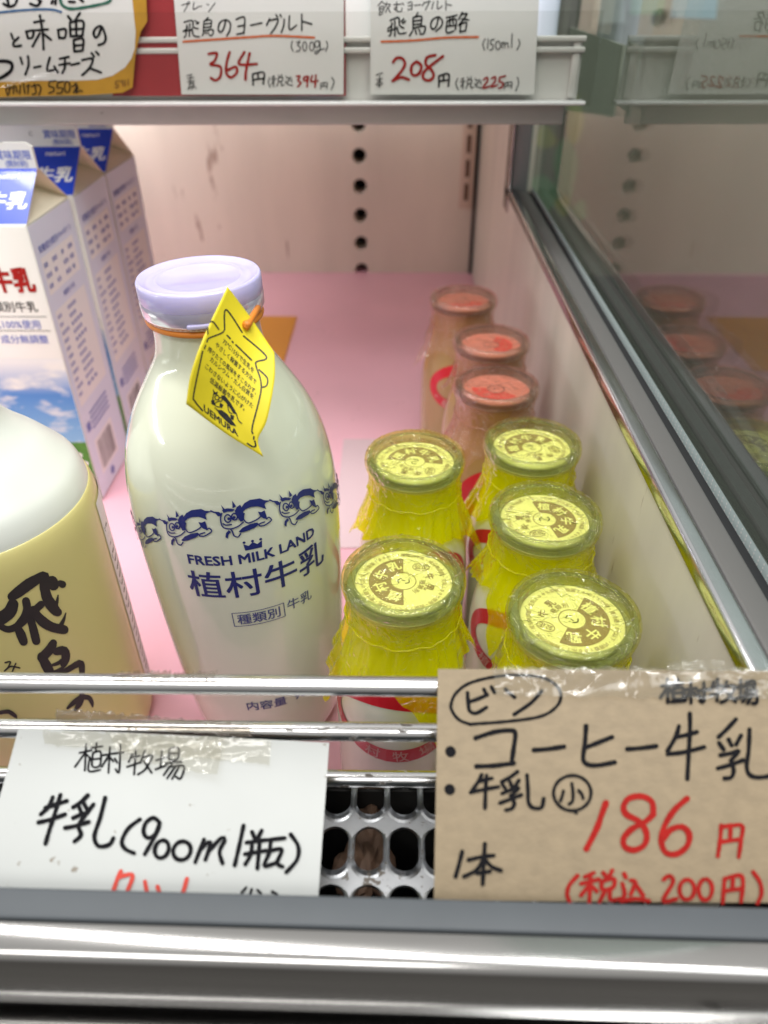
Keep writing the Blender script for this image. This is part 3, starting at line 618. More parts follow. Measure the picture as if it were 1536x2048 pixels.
def bot_map(s, z, h):
    r = rad(BP, z)+.00012+h; a = TH0+s/.0450-math.pi/2
    return Vector((r*math.cos(a), r*math.sin(a), z))
p = Print(bot_map)
p.text('植村牛乳', -.0010, .1255, .0152, 0, bold=.014, split=.003, sx=1.03)
p.text('FRESH MILK LAND', -.0022, .1388, .0066, 0, bold=.03, split=.003, sx=1.03)
p.poly([(-.0026+x*.00008, .1449+y*.00009) for x, y in [(-42, -28), (42, -28), (46, 8), (22, -6), (0, 10), (-22, -6), (-46, 8)]], 0, split=.003)
for x in (-.0059, -.0026, .0007): p.poly([(x+.0006*math.cos(q), .1463+.0006*math.sin(q)) for q in [k*.8 for k in range(8)]], 0)
p.text('種類別', -.0050, .1055, .0064, 1, bold=.012, split=.003); p.text('牛乳', .0140, .1068, .0066, 1, bold=.005, split=.003)
for q in ([(-.0160, .1015), (.0062, .1015)], [(.0062, .1015), (.0062, .1095)], [(.0062, .1095), (-.0160, .1095)], [(-.0160, .1095), (-.0160, .1015)]): p.stroke(q, .00035, 1, step=.001)
p.text('内容量  900ml', .0020, .0460, .0070, 1, bold=.015, split=.003)
p.obj('lettering', [M['navy'], M['navy2']], bb)
# the band of lying cows, drawn in units of the printed height
COW_FILL = ['735,262 760,240 800,228 870,230 895,245 940,255 900,262 893,275 898,300 870,285 845,274 800,270 762,276 742,288', '688,275 705,255 730,245 742,275 742,318 730,345 712,345 700,318 690,300', '604,256 640,252 668,258 690,268 672,276 640,272 612,276', '548,258 578,264 592,272 598,290 572,290 562,276', '690,405 720,385 770,372 822,370 832,384 800,400 740,412 700,414', '838,305 860,312 885,306 892,345 888,362 866,352 848,334', '598,425 606,400 628,384 640,398 620,414 612,438', '612,262 603,226 625,256', '676,258 682,214 702,250']
COW_LINE = '600,276 588,300 586,340 600,365 640,378 690,372 730,352|745,300 735,330 760,362 820,352 850,338|888,360 905,352 920,372 900,385 860,398 830,392 838,380 870,376|640,380 650,398 655,425 680,438 700,420|935,250 955,262 985,268|o634,312,21,23|o680,308,19,20|o640,314,5,5|o676,312,5,5|598,338 615,350 650,352'
def cow(pp, x0, z0, s):
    tf = lambda x, y: (x0+(x-745)*s, z0-(y-325)*s*1.22)
    for q in COW_FILL: pp.poly([tf(*[float(a) for a in w.split(',')]) for w in q.split()], 0, split=.003)
    for st in COW_LINE.split('|'):
        if st[0] == 'o':
            x, y, rx, ry = [float(a) for a in st[1:].split(',')]; pts = [tf(x+rx*math.cos(k*.45), y+ry*math.sin(k*.45)) for k in range(15)]
        else: pts = [tf(*[float(a) for a in w.split(',')]) for w in st.split()]
        pp.stroke(pts, .00058, 0, step=.0008, wob=.05)
p = Print(lambda s, z, h: bot_map(s, z-6.0*min(abs(s+.004), .06)**2, h)); pit = 2*math.pi*.0450/12; s_ = pit/405
for k in range(-5, 6): cow(p, k*pit-.004, .1578, s_)
p.obj('cow_band', [M['navy']], bb)

# hang tag on its orange elastic
hl = Vector((bx+math.sin(LEAN)*.223, by, 0))
ht = thing('hang_tag', 'yellow card tag with jug outline hanging on the tall bottle', 'tag')
QA, QB, QC, QD = [np.array(q, float) for q in ((455, 573), (549, 705), (527, 914), (372, 808))]
def edge(pts):
    c = catmull(pts, 4); L = [0]
    for a, b in zip(c, c[1:]): L.append(L[-1]+np.hypot(*(b-a)))
    def ev(t):
        d = t*L[-1]
        for i in range(len(c)-1):
            if d <= L[i+1]+1e-9: return c[i]+(c[i+1]-c[i])*((d-L[i])/max(L[i+1]-L[i], 1e-9))
        return c[-1]
    return ev
eAB = edge([QA, (502, 636), QB]); eDC = edge([QD, (450, 866), QC]); eAD = edge([QA, (408, 672), (382, 745), QD]); eBC = edge([QB, (549, 760), (534, 840), (516, 880), QC])
def coons(s, t):
    a, b, c, d = eAB(s), eDC(s), eAD(t), eBC(t)
    return (1-t)*a+t*b+(1-s)*c+s*d-((1-s)*(1-t)*QA+s*(1-t)*QB+s*t*QC+(1-s)*t*QD)
yA, yB, yC, yD = by-.0275, by-.0330, by-.0560, by-.0600
def tagp(s, t, h=0):
    s_, t_ = min(max(s, 0), 1), min(max(t, 0), 1)
    q = coons(s_, t_); y = (1-s_)*(1-t_)*yA+s_*(1-t_)*yB+s_*t_*yC+(1-s_)*t_*yD
    y += -.006*math.sin(math.pi*t_)*(1-.4*s_)+.004*math.sin(math.pi*s_)
    P = at_y(q[0], q[1], y)
    return P-ray(q[0], q[1]).normalized()*h
n_ = 28; V, Fc = [], []
for sgn in (0, 1):
    for j in range(n_+1):
        for i in range(n_+1): V.append(tagp(i/n_, j/n_, -.0004*sgn))
m_ = (n_+1)**2
for j in range(n_):
    for i in range(n_):
        k = j*(n_+1)+i; Fc.append((k, k+n_+1, k+n_+2, k+1)); Fc.append((m_+k, m_+k+1, m_+k+n_+2, m_+k+n_+1))
ed = [j*(n_+1) for j in range(n_+1)]+[n_*(n_+1)+i for i in range(1, n_+1)]+[j*(n_+1)+n_ for j in range(n_-1, -1, -1)]+[i for i in range(n_-1, 0, -1)]
for a, b in zip(ed, ed[1:]+ed[:1]): Fc.append((a, m_+a, m_+b, b))
mesh_obj('card', V, Fc, M['tagyellow'], ht, True)
def inv(u, v):                                 # where a drawn mark sits on the card
    s = t = .5
    for _ in range(25):
        q = coons(s, t); e0 = np.array((u, v))-q; d = 1e-3
        J = np.array([(coons(min(s+d, 1), t)-coons(max(s-d, 0), t))/(min(s+d, 1)-max(s-d, 0)), (coons(s, min(t+d, 1))-coons(s, max(t-d, 0)))/(min(t+d, 1)-max(t-d, 0))]).T
        ds = np.linalg.solve(J, e0); s = min(max(s+ds[0], 0), 1); t = min(max(t+ds[1], 0), 1)
        if abs(ds).max() < 1e-4: break
    return s, t
def tmap(u, v, h):
    return tagp(*inv(u, v), h)
p = Print(tmap); k = dict(sc=3.4133, ox=250, oy=480)
p.strokes('680,610 690,475 800,630|810,655 965,795 900,830 895,860 930,1010 870,1270 872,1320|680,610 660,635 575,670 560,695|550,720 543,740|530,760 470,1050 478,1100 530,1165|565,640 568,575 600,558 640,610|915,885 970,940 968,990 940,1005|697,650 718,672|732,692 738,700|757,715 865,820|880,1342 878,1360|886,1372 892,1405 870,1410 835,1388', 10, 0, **k)
for q, sz in (('600,1015 615,1040 635,1035 628,1055 605,1055', 0), ('655,1060 680,1060 720,1110 750,1160 765,1190 740,1185 720,1150 690,1110 668,1090', 0), ('630,1160 660,1160 700,1190 745,1250 760,1272 720,1262 670,1215 640,1185', 0), ('588,1095 610,1090 615,1130 590,1120', 0), ('720,1190 745,1200 740,1230 720,1220', 0), ('650,1110 672,1125 660,1150 645,1130', 0)):
    p.poly([(250+float(w.split(',')[0])/3.4133, 480+float(w.split(',')[1])/3.4133) for w in q.split()], 0)
p.strokes('605,1050 600,1100 625,1135 655,1140|700,1120 710,1170 730,1185|760,1185 775,1230 798,1252|o628,1075,14,16|o652,1088,12,13|640,1100 620,1110 612,1125', 6, 0, **k)
p.obj('jug_outline', [M['blackprint']], ht)
# printed lines run along the card: place them in the card's own (s, t)
def emap(s, t, h): return tagp(s, t, h)
p = Print(emap); asp = .62
LN = [('75℃15分で生乳を', 670, 690, 880, 890), ('やさしく殺菌する方法で', 620, 710, 895, 970), ('搾りたての風味をそこなわず、', 570, 735, 895, 1045), ('カルシウム・たん白質を', 585, 805, 875, 1075), ('こわさないように心がけた', 555, 845, 870, 1145), ('低温殺菌牛乳です。', 585, 940, 815, 1160)]
for body, xa, ya, xb, yb_ in LN:
    sa, ta = inv(250+xa/3.4133, 480+ya/3.4133); sb, tb = inv(250+xb/3.4133, 480+yb_/3.4133)
    p.text(body, (sa+sb)/2, (ta+tb)/2, .046, 0, bold=.014, sx=(sb-sa)/(.046*text2d(body)[2]), flip=-1)
p.text('UEMURA', .47, .915, .082, 0, bold=.03, sx=1.45, flip=-1); p.text('FRESH MILK LAND', .52, .845, .022, 0, bold=.03, sx=1.5, flip=-1)
p.obj('lettering', [M['blackprint']], ht)
zc = .2236+.0022
ring = [(hl.x+(.0212)*math.cos(t), hl.y+.0212*math.sin(t), zc-.0002) for t in [k*2*math.pi/64 for k in range(65)]]
mesh_obj('elastic', *tube(ring, .0012, 8), M['orange'], ht, True)
h0 = tagp(.42, .07); r0 = Vector((hl.x+.0205*math.cos(-.55), hl.y+.0205*math.sin(-.55), zc))
a0 = at_y(516, 616, by-.012)
mesh_obj('loop', *tube([a0, a0*.5+tagp(.47, .06, .0014)*.5, tagp(.46, .08, .0016), tagp(.44, .12, .0008)], .0012, 8), M['orange'], ht, True)
kn = tagp(.45, .075, .0014); v, f = lathe([(0, -.0013), (.0012, -.001), (.0018, 0), (.0013, .001), (0, .0013)], 12)
o = mesh_obj('knot', v, f, M['orange'], ht, True); o.location = kn

# ------------------------------------------------------------------ the pale yellow bottle at the left edge
yx, yy = -.1835, .258
yb = thing('yoghurt_bottle', 'pale yellow sleeved plastic bottle with brushed black characters, cut by the left edge', 'bottle', (yx, yy, .0012))
mesh_obj('shoulder', *lathe(smooth_prof([(.0490, 0.1395), (.0492, 0.1465), (.0484, 0.1520), (.0462, 0.1578), (.0420, 0.1631), (.0360, 0.1700), (.0295, 0.1765), (.0240, 0.1835), (.0210, 0.1915), (.0205, 0.2000), (0, 0.2006)], 5), 96), M['yoghurt'], yb, True)
YR = .0515
sl_ = mesh_obj('sleeve', *lathe(smooth_prof([(.045, 0.0000), (.0495, 0.0020), (.0512, 0.0080), (YR, 0.0200), (YR, 0.0600), (YR, 0.1000), (YR, 0.1295), (.0513, 0.1395), (.0505, 0.1450), (.0495, 0.1477), (.0488, 0.1475)], 4), 96), M['yellow_label'], yb, True)
zy = 2.925
def ymap(u, v, h): return at_cyl(u, v, yx, yy, YR+.0001+h)-Vector((yx, yy, .0012))
p = Print(ymap); k = dict(sc=zy, ox=0, oy=780)
p.strokes('70,1208,52 110,1180,67 170,1135,65 230,1100,59 262,1088,52 260,1150,59 280,1225,62 320,1285,65 338,1300,52|305,1120,65 313,1140,67|352,1130,36 366,1137,44|340,1200,7 333,1240,20 320,1275,28|385,1305,7 372,1345,20 350,1385,28|75,1255,65 55,1300,80 0,1340,78|-5,1380,33 50,1400,39 110,1375,44 170,1320,44 240,1255,44|152,1235,46 158,1280,49 140,1330,44 95,1380,33|100,1385,39 122,1430,54 138,1472,52|165,1300,44 190,1380,49 212,1468,49|195,1285,46 240,1345,57 300,1385,59 375,1402,52', 30, 0, wob=.06, **k)
p.strokes('312,1480,44 290,1520,57 245,1565,57|245,1560,57 275,1620,59 300,1665,46|330,1530,44 375,1525,54 385,1565,54 372,1600,44|305,1610,15 340,1598,23 366,1575,18|312,1650,18 345,1640,23 372,1620,15|330,1672,26 390,1640,33 450,1605,39 475,1600,39 480,1650,33 476,1695,26|478,1700,28 480,1790,31 462,1840,36 440,1870,18|395,1862,15 430,1830,28 475,1800,33 520,1800,28 538,1830,23 542,1852,10', 30, 0, wob=.06, **k)
p.strokes('-60,1905 0,1880 55,1878 90,1905 98,1950 70,2010|30,1595 60,1590 45,1625 24,1645 60,1618 88,1620 115,1626|92,1600 72,1646|-30,1690 5,1682', 9, 0, **k)
p.strokes('0,1888 50,1882 90,1908', 24, 0, **k)
p.obj('brushed_lettering', [M['blackprint']], yb)
# ingredient panel on the side of the sleeve
def ysd(s, z, h):
    a = R(9)+s/YR; r = YR+.0001+h; return Vector((r*math.cos(a), r*math.sin(a), z))
p = Print(ysd); p.poly([(-.002, .012), (.03, .012), (.03, .140), (-.002, .140)], 0, h=.00015, split=.004)
for q in ([(0, .014), (0, .138)], [(0, .138), (.028, .138)]): p.stroke(q, .0005, 1, step=.002)
for j in range(24): p.stroke([(.002, .134-j*.005), (.018, .134-j*.005)], .0012, 1, step=.002)
p.obj('ingredient_panel', [M['box'], M['greyink']], yb)

# ------------------------------------------------------------------ small wrapped bottles
SB = [(0, .0008), (.0225, .0004), (.0262, .002), (.0282, .006), (.0290, .013), (.0292, .03), (.0292, .062), (.0290, .074), (.0280, .084), (.0260, .094), (.0236, .103), (.0220, .111), (.0214, .118), (.0213, .1260), (.0218, .1296), (.0219, .1308), (.0210, .1309), (0, .1309)]
SP = smooth_prof(SB, 4)
RIM = [(.0200, .1312), (.0222, .1312), (.0235, .1322), (.0240, .1342), (.0237, .1362), (.0226, .1378), (.0212, .1382), (.0201, .1375), (.0196, .1355), (.0196, .1318)]
def small_map(r_):
    def g(s, z, h):
        a = s/.0292-math.pi/2; r = rad(SP, z)+.00015+h; return Vector((r*math.cos(a), r*math.sin(a), z))
    return g
def film_mesh(seed, bigskirt=1.0, flare=1.0):
    rnd = random.Random(seed); seg = 176; ph0 = rnd.random()*6.28
    P1_ = [rnd.random()*6.28 for _ in range(8)]; npl = rnd.randint(17, 23)
    cf = [rnd.uniform(.6, 2.0) for _ in range(4)]; cl = [rnd.uniform(.7, 1.25) for _ in range(4)]
    v, f, mi = [], [], []
    rows = []
    def noise(t, k): return math.sin(t*3+P1_[0]+k)*.5+math.sin(t*7+P1_[1]-k)*.3+math.sin(t*13+P1_[2])*.2
    def wr(x, y): return (math.sin(x*420+P1_[3]+3*math.sin(y*260))+math.sin(y*510+P1_[4]+3*math.sin(x*230)))*.00016
    top = [.0234*q/26 for q in range(27)]
    ch = [(rnd.random()*6.28, rnd.uniform(-.018, .018), rnd.uniform(.0003, .0006), rnd.uniform(.0003, .0008), rnd.random()*6.28, rnd.uniform(60, 160)) for _ in range(13)]
    def ridge(x, y): return sum(hh*math.exp(-((x*math.cos(a)+y*math.sin(a)-o+.0012*math.sin(fq*(y*math.cos(a)-x*math.sin(a))+p_))/w)**2)*(.5+.5*math.sin(p_+170*(y*math.cos(a)-x*math.sin(a)))) for a, o, w, hh, p_, fq in ch)
    for r in top: rows.append(('t', r))
    for r, z in ((.0243, .1380), (.0248, .1362), (.0249, .1344), (.0244, .1322), (.0235, .1302), (.0229, .1276), (.0226, .1240), (.0225, .1198)): rows.append(('s', (r, z)))
    NS = 16
    for k in range(1, NS+1): rows.append(('k', k/NS))
    for kind, val in rows:
        for j in range(seg):
            t = 2*math.pi*j/seg
            if kind == 't':
                r = val; x, y = r*math.cos(t), r*math.sin(t); z = .1392+ridge(x, y)+wr(x, y)*(1 if r < .021 else .4)-.0004*(r < .018)-.0003*(r/.0234)**6
            elif kind == 's':
                r0, z0 = val; amp = max(0, (.1345-z0))/.0145*.0006; r = r0+amp*abs(math.sin(t*npl*.5+noise(t, 0)*1.6)); z = z0; x, y = r*math.cos(t), r*math.sin(t)
            else:
                k = val
                a = (t-ph0) % (math.pi/2); ci = int(((t-ph0) % (2*math.pi))/(math.pi/2)) % 4
                corner = (1/max(math.cos(a-math.pi/4) if False else max(abs(math.cos(t-ph0)), abs(math.sin(t-ph0))), .1)-1)/.414
                ci = int((((t-ph0)) % (2*math.pi))/(math.pi/2)) % 4
                L = (.0195+.021*corner**1.2*cl[ci]+.006*noise(t, 1))*bigskirt
                z = .1198-L*k
                rb = rad(SP, max(z, .03))+.0010
                pl = math.sin(t*npl*.5+noise(t, 0)*1.6+.8*k)
                fl = .0012*k+flare*.0052*(corner**1.7)*cf[ci]*k**1.6+.0015*k*(.5+.5*noise(t, 2))
                r = max(rb, .0226*(1-k*.2))+fl+(.0010+.0007*k)*abs(pl)+.0006*math.sin(t*29+P1_[5]+5*k)*k
                x, y = r*math.cos(t), r*math.sin(t)
            v.append((x, y, z))
    n = len(rows)
    for i in range(n-1):
        for j in range(seg):
            l = (j+1) % seg; f.append((i*seg+j, i*seg+l, (i+1)*seg+l, (i+1)*seg+j)); mi.append(0 if rows[i+1][0] == 't' or (rows[i+1][0] == 's' and i < len(top)+4) else 1)
    return v, f, mi
CH = '植村牛乳'
def cap_print(kind):
    p = Print(lambda x, y, h: Vector((x, y, .13385+h)))
    if kind == 'y':
        ri, ro = .0052, .0138
        arc = lambda r, a0, a1, n=24: [(r*math.cos(a0+(a1-a0)*i/n), r*math.sin(a0+(a1-a0)*i/n)) for i in range(n+1)]
        p.poly(arc(ro, R(90), R(270))+arc(ri, R(270), R(90)), 0, h=.0001)
        for i, c in enumerate(CH):
            a = R(115+i*50) if False else R(248-i*45); p.text(c, .0096*math.cos(a), .0096*math.sin(a), .0058, 1, bold=.03, h=.0002, rot=a-math.pi/2+0)
        p.stroke(arc(.0050, 0, 2*math.pi, 40), .00032, 0, step=.001)
        p.stroke([(-.0018, -.0012), (-.0022, .0004), (-.0008, .0016)], .00042, 2, step=.0004); p.stroke([(.0008, -.0014), (.0022, -.0008), (.0022, .0008)], .00036, 2, step=.0004); p.stroke([(-.0006, .0006), (.0006, .0002)], .00032, 2, step=.0004)
        p.stroke([(.0072+.0034*math.cos(q), .0086+.0023*math.sin(q)) for q in [k*.35 for k in range(19)]], .0003, 0, step=.0006); p.text('公正', .0072, .0086, .0028, 0, bold=.02)
        for i, c in enumerate('種類別'): a = R(-5-i*22); p.text(c, .0075*math.cos(a), .0075*math.sin(a), .0026, 0, rot=a-math.pi/2)
        for i, c in enumerate('牛乳'): a = R(15-i*36); p.text(c, .0108*math.cos(a), .0108*math.sin(a), .0040, 0, bold=.02, rot=a-math.pi/2)
        ringt = '種類別牛乳・成分無調整・生乳100%使用・殺菌75℃15分間・要冷蔵10℃以下・内容量180ml・'
        for i, c in enumerate(ringt): a = R(90)-2*math.pi*i/len(ringt); p.text(c, .0162*math.cos(a), .0162*math.sin(a), .0021, 0, rot=a-math.pi/2)
        return p, [M['capprint'], M['cap'], M['blackprint']]
    arc = lambda r, a0, a1, n=24: [(r*math.cos(a0+(a1-a0)*i/n), r*math.sin(a0+(a1-a0)*i/n)) for i in range(n+1)]
    p.poly(arc(.0138, R(150), R(300))+arc(.0055, R(300), R(150)), 0, h=.0001)
    for i, c in enumerate('コーヒー'): a = R(282-i*38); p.text(c, .0096*math.cos(a), .0096*math.sin(a), .0052, 1, bold=.03, h=.0002, rot=a-math.pi/2)
    p.stroke(arc(.0048, 0, 2*math.pi, 40), .0004, 2, step=.001); p.stroke([(-.0016, -.001), (0, .0014), (.0016, -.001)], .0004, 2, step=.0004)
    return p, [M['capred'], M['caporange'], M['blackprint']]
def small_bottle(px, kind, label, crot, seed, rz=0, dx=0, dy=0):
    c = at_z(px[0], px[1], .1385)
    y_ = kind == 'y'
    t = thing('small_milk_bottle' if y_ else 'coffee_milk_bottle', label, 'milk bottle', (c.x+dx, c.y+dy, .0014), 'small bottles under yellow film' if y_ else 'coffee milk bottles under pink film', rz)
    mesh_obj('glass_body', *lathe(SP, 72), M['milk_small'] if y_ else M['coffee'], t, True)
    mesh_obj('glass_rim', *lathe(smooth_prof(RIM+[RIM[0]], 3)[:-1], 80, True), M['rim'], t, True)
    pc = mesh_obj('paper_cap', *lathe([(0, .1311), (.0194, .1311), (.0194, .1334), (.0190, .13375), (0, .1338)], 64), M['cap'] if y_ else M['caporange'], t)
    pr, mm = cap_print(kind); o = pr.obj('cap_print', mm, pc); pc.rotation_euler = (0, 0, R(crot)-rz)
    # red ring label with pale lettering
    g = small_map(0); q = Print(g); A, B, a_, b_, zc_ = .0330, .0200, .0262, .0118, .0770
    n = 44; o1 = [(A*math.cos(k*2*math.pi/n), zc_+B*math.sin(k*2*math.pi/n)) for k in range(n)]; i1 = [(a_*math.cos(k*2*math.pi/n), zc_+b_*math.sin(k*2*math.pi/n)) for k in range(n)]
    q.tri(o1+i1, [(k, (k+1) % n, n+(k+1) % n, n+k) for k in range(n)], .0001, 0, None)
    for i, ch in enumerate('・植村牧場・'):
        tt = R(-90+(i-2.5)*24); q.text(ch, .0296*math.cos(tt), zc_+.0160*math.sin(tt), .0072, 1, bold=.01, h=.0002, rot=(i-2.5)*R(13))
    lb = q.obj('round_label', [M['red'], M['palered']], t); lb.rotation_euler = (0, 0, R(-8 if y_ else 32))
    v, f, mi = film_mesh(seed, 1.0 if y_ else (1.15 if seed == 61 else .72), 1.0 if y_ else (3.2 if seed == 61 else 1.4))
    v = [(x, max(y, .1500-(c.y+dy)) if abs(rz) < 9 else y, z) for x, y, z in v]
    o = mesh_obj('plastic_wrap', v, f, [M['film'], M['skirt']] if y_ else [M['pfilm'], M['pskirt']], t, True, mi)
    # rubber-tight gathering line at the neck
    pts = [((.0236+.0003*math.sin(k*1.7))*math.cos(k*2*math.pi/72), (.0236+.0003*math.sin(k*1.7))*math.sin(k*2*math.pi/72), .1192+.0005*math.sin(k*.9)) for k in range(73)]
    mesh_obj('gather_band', *tube(pts, .00045, 6), M['skirt'] if y_ else M['pskirt'], t, True)
    return t
small_bottle((807, 1150), 'y', 'small yellow film milk bottle whose red label shows between the rails', 0, 11, R(-5))
small_bottle((1147, 1226), 'y', 'small milk bottle in yellow film rising behind the kraft paper card', 150, 22, R(-12))
small_bottle((1091, 1027), 'y', 'yellow film milk bottle in the middle of the three along the side wall', 195, 35, R(-10))
small_bottle((1066, 888), 'y', 'yellow film milk bottle right in front of the pink wrapped bottles', -60, 47, R(-8), dy=.002)
small_bottle((830, 912), 'y', 'small yellow film milk bottle behind the one whose label shows between the rails', -100, 58, R(10))
small_bottle((993, 768), 'p', 'coffee milk bottle in loose crumpled pink film, nearest of the three coffee bottles', 20, 61, R(-10))
small_bottle((983, 680), 'p', 'coffee milk bottle in pink film between two other coffee bottles', 130, 72, R(-15))
small_bottle((927, 595), 'p', 'coffee milk bottle with shining cap farthest back on the pink floor', 60, 83, R(-20))

# ------------------------------------------------------------------ front rails
gr = thing('guard_rail', 'three worn chrome rails along the front of the shelf', 'guard rail')
RY = .143; RA = .0029
rz3 = [at_y(500, v, RY).z for v in (1370, 1461, 1556)]
for z in rz3: mesh_obj('rail', *tube([(-.75+.02*k, RY, z) for k in range(int((WX+.75)/.02)+1)]+[(WX-.0005, RY, z)], RA, 20), M['chrome'], gr, True)
for x in (-.60, -.30):
    box_obj('upright', (x-.002, x+.002, RY+.0034, RY+.007, .002, rz3[0]), M['chrome'], gr, .0008)
# air grille with rounded slots
ag = thing('air_grille', 'aluminium air grille with rows of rounded slots below the rails', 'grille')
GZ = .1091; V, Fc = [], []
g0, g1 = at_z(738, 1662, GZ), at_z(738, 1750, GZ); pitch = (at_z(808, 1706, GZ)-at_z(738, 1706, GZ)).x
cyy = (g0.y+g1.y)/2; ry = (g0.y-g1.y)/2; ph = ry*2+.0042; rx = pitch*.415; cx0 = at_z(738, 1706, GZ).x
for r_ in range(-1, 2):
    for k in range(-32, 8):
        xc = cx0+k*pitch
        if xc+pitch/2 > WX+.05: continue
        v, f = hole_cell(xc-pitch/2, xc+pitch/2, cyy+r_*ph-ph/2, cyy+r_*ph+ph/2, xc, cyy+r_*ph, rx, ry, n=28, deep=.0025, rim=.0013); addm([(x, y, GZ-d) for x, y, d in v], f)
gp = mesh_obj('slotted_plate', V, Fc, M['alu'], ag)
box_obj('back_flange', (-.75, WX+.06, .1484, .1489, -.034, GZ), M['alu'], ag)
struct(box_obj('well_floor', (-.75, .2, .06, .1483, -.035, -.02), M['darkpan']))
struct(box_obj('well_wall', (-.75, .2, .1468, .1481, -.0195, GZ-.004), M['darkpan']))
rnd = random.Random(4)
for k, (u, v_) in enumerate(((742, 1705), (735, 1610), (700, 1760))):
    p_ = at_z(u, v_, .092); vv = []; bm = bmesh.new(); bmesh.ops.create_icosphere(bm, subdivisions=3, radius=1)
    for q in bm.verts:
        s = 1+.35*math.sin(q.co.x*5+k)*math.sin(q.co.y*4+2*k)+.25*rnd.random(); q.co = Vector((q.co.x*.0055*s, q.co.y*.011*s, q.co.z*.004*s))
    me = bpy.data.meshes.new('debris_scrap'); bm.to_mesh(me); bm.free(); me.materials.append(M['junk']); o = bpy.data.objects.new('debris_scrap', me); C.objects.link(o); o.location = p_+Vector((.001, 0, 0))
    tag(o, 'brown scrap of debris in the dark well seen through the grille slots', 'debris', 'debris below the grille')

# ------------------------------------------------------------------ front bumper
fb = thing('front_bumper', 'polished steel front edge of the cabinet with a grey rubber strip on top', 'bumper')
BZ = .1432
e0, e1 = at_z(0, 1772, BZ), at_z(1536, 1814, BZ); dd = (e1-e0).normalized(); e0 = e0-dd*.5; e1 = e1+dd*.3
def fbs(name, prof, mat, bev=0):
    o = mesh_obj(name, *sweep(prof, e0, e1), mat, fb)
    bm = bmesh.new(); bm.from_mesh(o.data); bmesh.ops.recalc_face_normals(bm, faces=bm.faces[:]); bm.to_mesh(o.data); bm.free()
    if bev: bevel(o, bev, 4)
    return o
fbs('rubber_strip', [(0, .03), (0, BZ), (.0076, BZ), (.0076, .03)], M['rubber'], .0008)
fbs('steel_nosing', [(.0079, .03), (.0079, BZ-.0007), (.0134, BZ-.0007), (.0151, BZ-.0011), (.0164, BZ-.0023), (.0167, BZ-.0042), (.0167, BZ-.0255), (.016, BZ-.0273), (.0088, BZ-.0277), (.0088, .03)], M['steel'], .0007)
fbs('dark_groove', [(.0090, .02), (.0090, BZ-.028), (.0110, BZ-.028), (.0110, .02)], M['gap'])
fbs('lower_trim', [(.0112, -.05), (.0112, BZ-.0339), (.0189, BZ-.0339), (.0204, BZ-.035), (.021, BZ-.037), (.021, -.05)], M['steel'], .0008)

# ------------------------------------------------------------------ front price cards
def plane_card(y0, z0, ang): return Vector((0, y0, z0)), Vector((0, -math.sin(R(ang)), math.cos(R(ang))))
KP, KN = plane_card(RY-.0045, rz3[0]+.0023, 37); kf0 = card_map(KP, KN); kf = lambda u, v, h: kf0(u, v, h)+KN*(.0011*math.sin((u-860)/260)+.0007*math.sin((v-1330)/120))
kc = thing('price_card', 'brown kraft paper card lettered in black with a red 186 price', 'price card')
slab('card', [(876, 1338), (1585, 1343), (1600, 1806), (868, 1800)], kf, M['kraft'], kc, nu=30, nv=14)
p = Print(kf); k = dict(sc=2, ox=768, oy=1300)
p.strokes('345,298 300,280 272,245 268,215 290,170 350,130 470,104 600,105 670,130 702,172 690,222 625,265 500,285 345,297', 13, 0, **k)
p.strokes('333,172 336,215 342,245 368,253 408,230|412,180 375,196 340,208|398,158 408,178|428,148 440,170|484,158 502,175 520,190|628,164 585,212 518,258', 16, 0, **k)
p.strokes('264,404 266,408|261,555 263,559', 42, 0, wob=.02, **k)
p.strokes('365,352 440,328 505,322 522,335 515,395 506,455|368,465 440,462 515,452|595,400 650,396 715,386|802,305 797,375 790,435 808,457 850,460 915,448|905,348 850,370 800,390|965,396 1020,392 1080,384', 19, 0, **k)
p.strokes('1170,305 1158,345 1125,402|1160,348 1200,340 1242,328|1125,416 1190,408 1270,388|1214,255 1214,320 1208,420 1203,514|1398,278 1360,318 1328,348|1330,372 1348,398|1368,358 1380,382|1418,342 1398,378|1335,420 1380,412 1408,404 1378,440|1376,440 1388,480 1378,508 1352,512|1325,472 1370,460 1425,440|1452,318 1448,400 1440,465 1455,500 1500,508 1560,490 1575,440', 18, 0, **k)
p.strokes('388,498 375,525 352,560|378,525 400,518 430,512|345,568 400,556 455,546|408,500 404,560 402,632|530,486 500,508 468,526|470,535 482,552|500,524 508,545|536,520 522,542|470,572 500,560 535,550 505,582|503,580 518,610 508,632 485,638|462,610 500,596 545,578|568,500 572,560 574,605 590,628 625,628 634,592', 16, 0, **k)
p.strokes('o747,570,74,70|745,532 750,570 748,602 735,614|712,562 708,580 700,602|772,560 785,575 790,592|752,640 764,650', 13, 0, **k)
p.strokes('880,610 862,660 845,710 805,792|1068,655 1062,605 1020,583 970,592 950,625 962,655 1015,685 1042,730 1035,775 995,797 958,785 952,750 985,712 1035,685 1066,657|1202,592 1150,640 1112,705 1102,765 1122,808 1165,812 1205,780 1212,735 1185,705 1140,715 1110,752', 24, 1, **k)
p.strokes('1340,700 1336,760 1328,822|1338,706 1380,700 1424,702 1420,760 1412,826|1378,704 1376,755|1338,765 1415,755', 17, 1, **k)
p.strokes('312,805 300,855 286,905|338,838 390,826 438,820|402,774 398,850 394,936|396,836 370,878 320,905|402,836 430,865 466,880|372,892 422,884', 17, 0, **k)
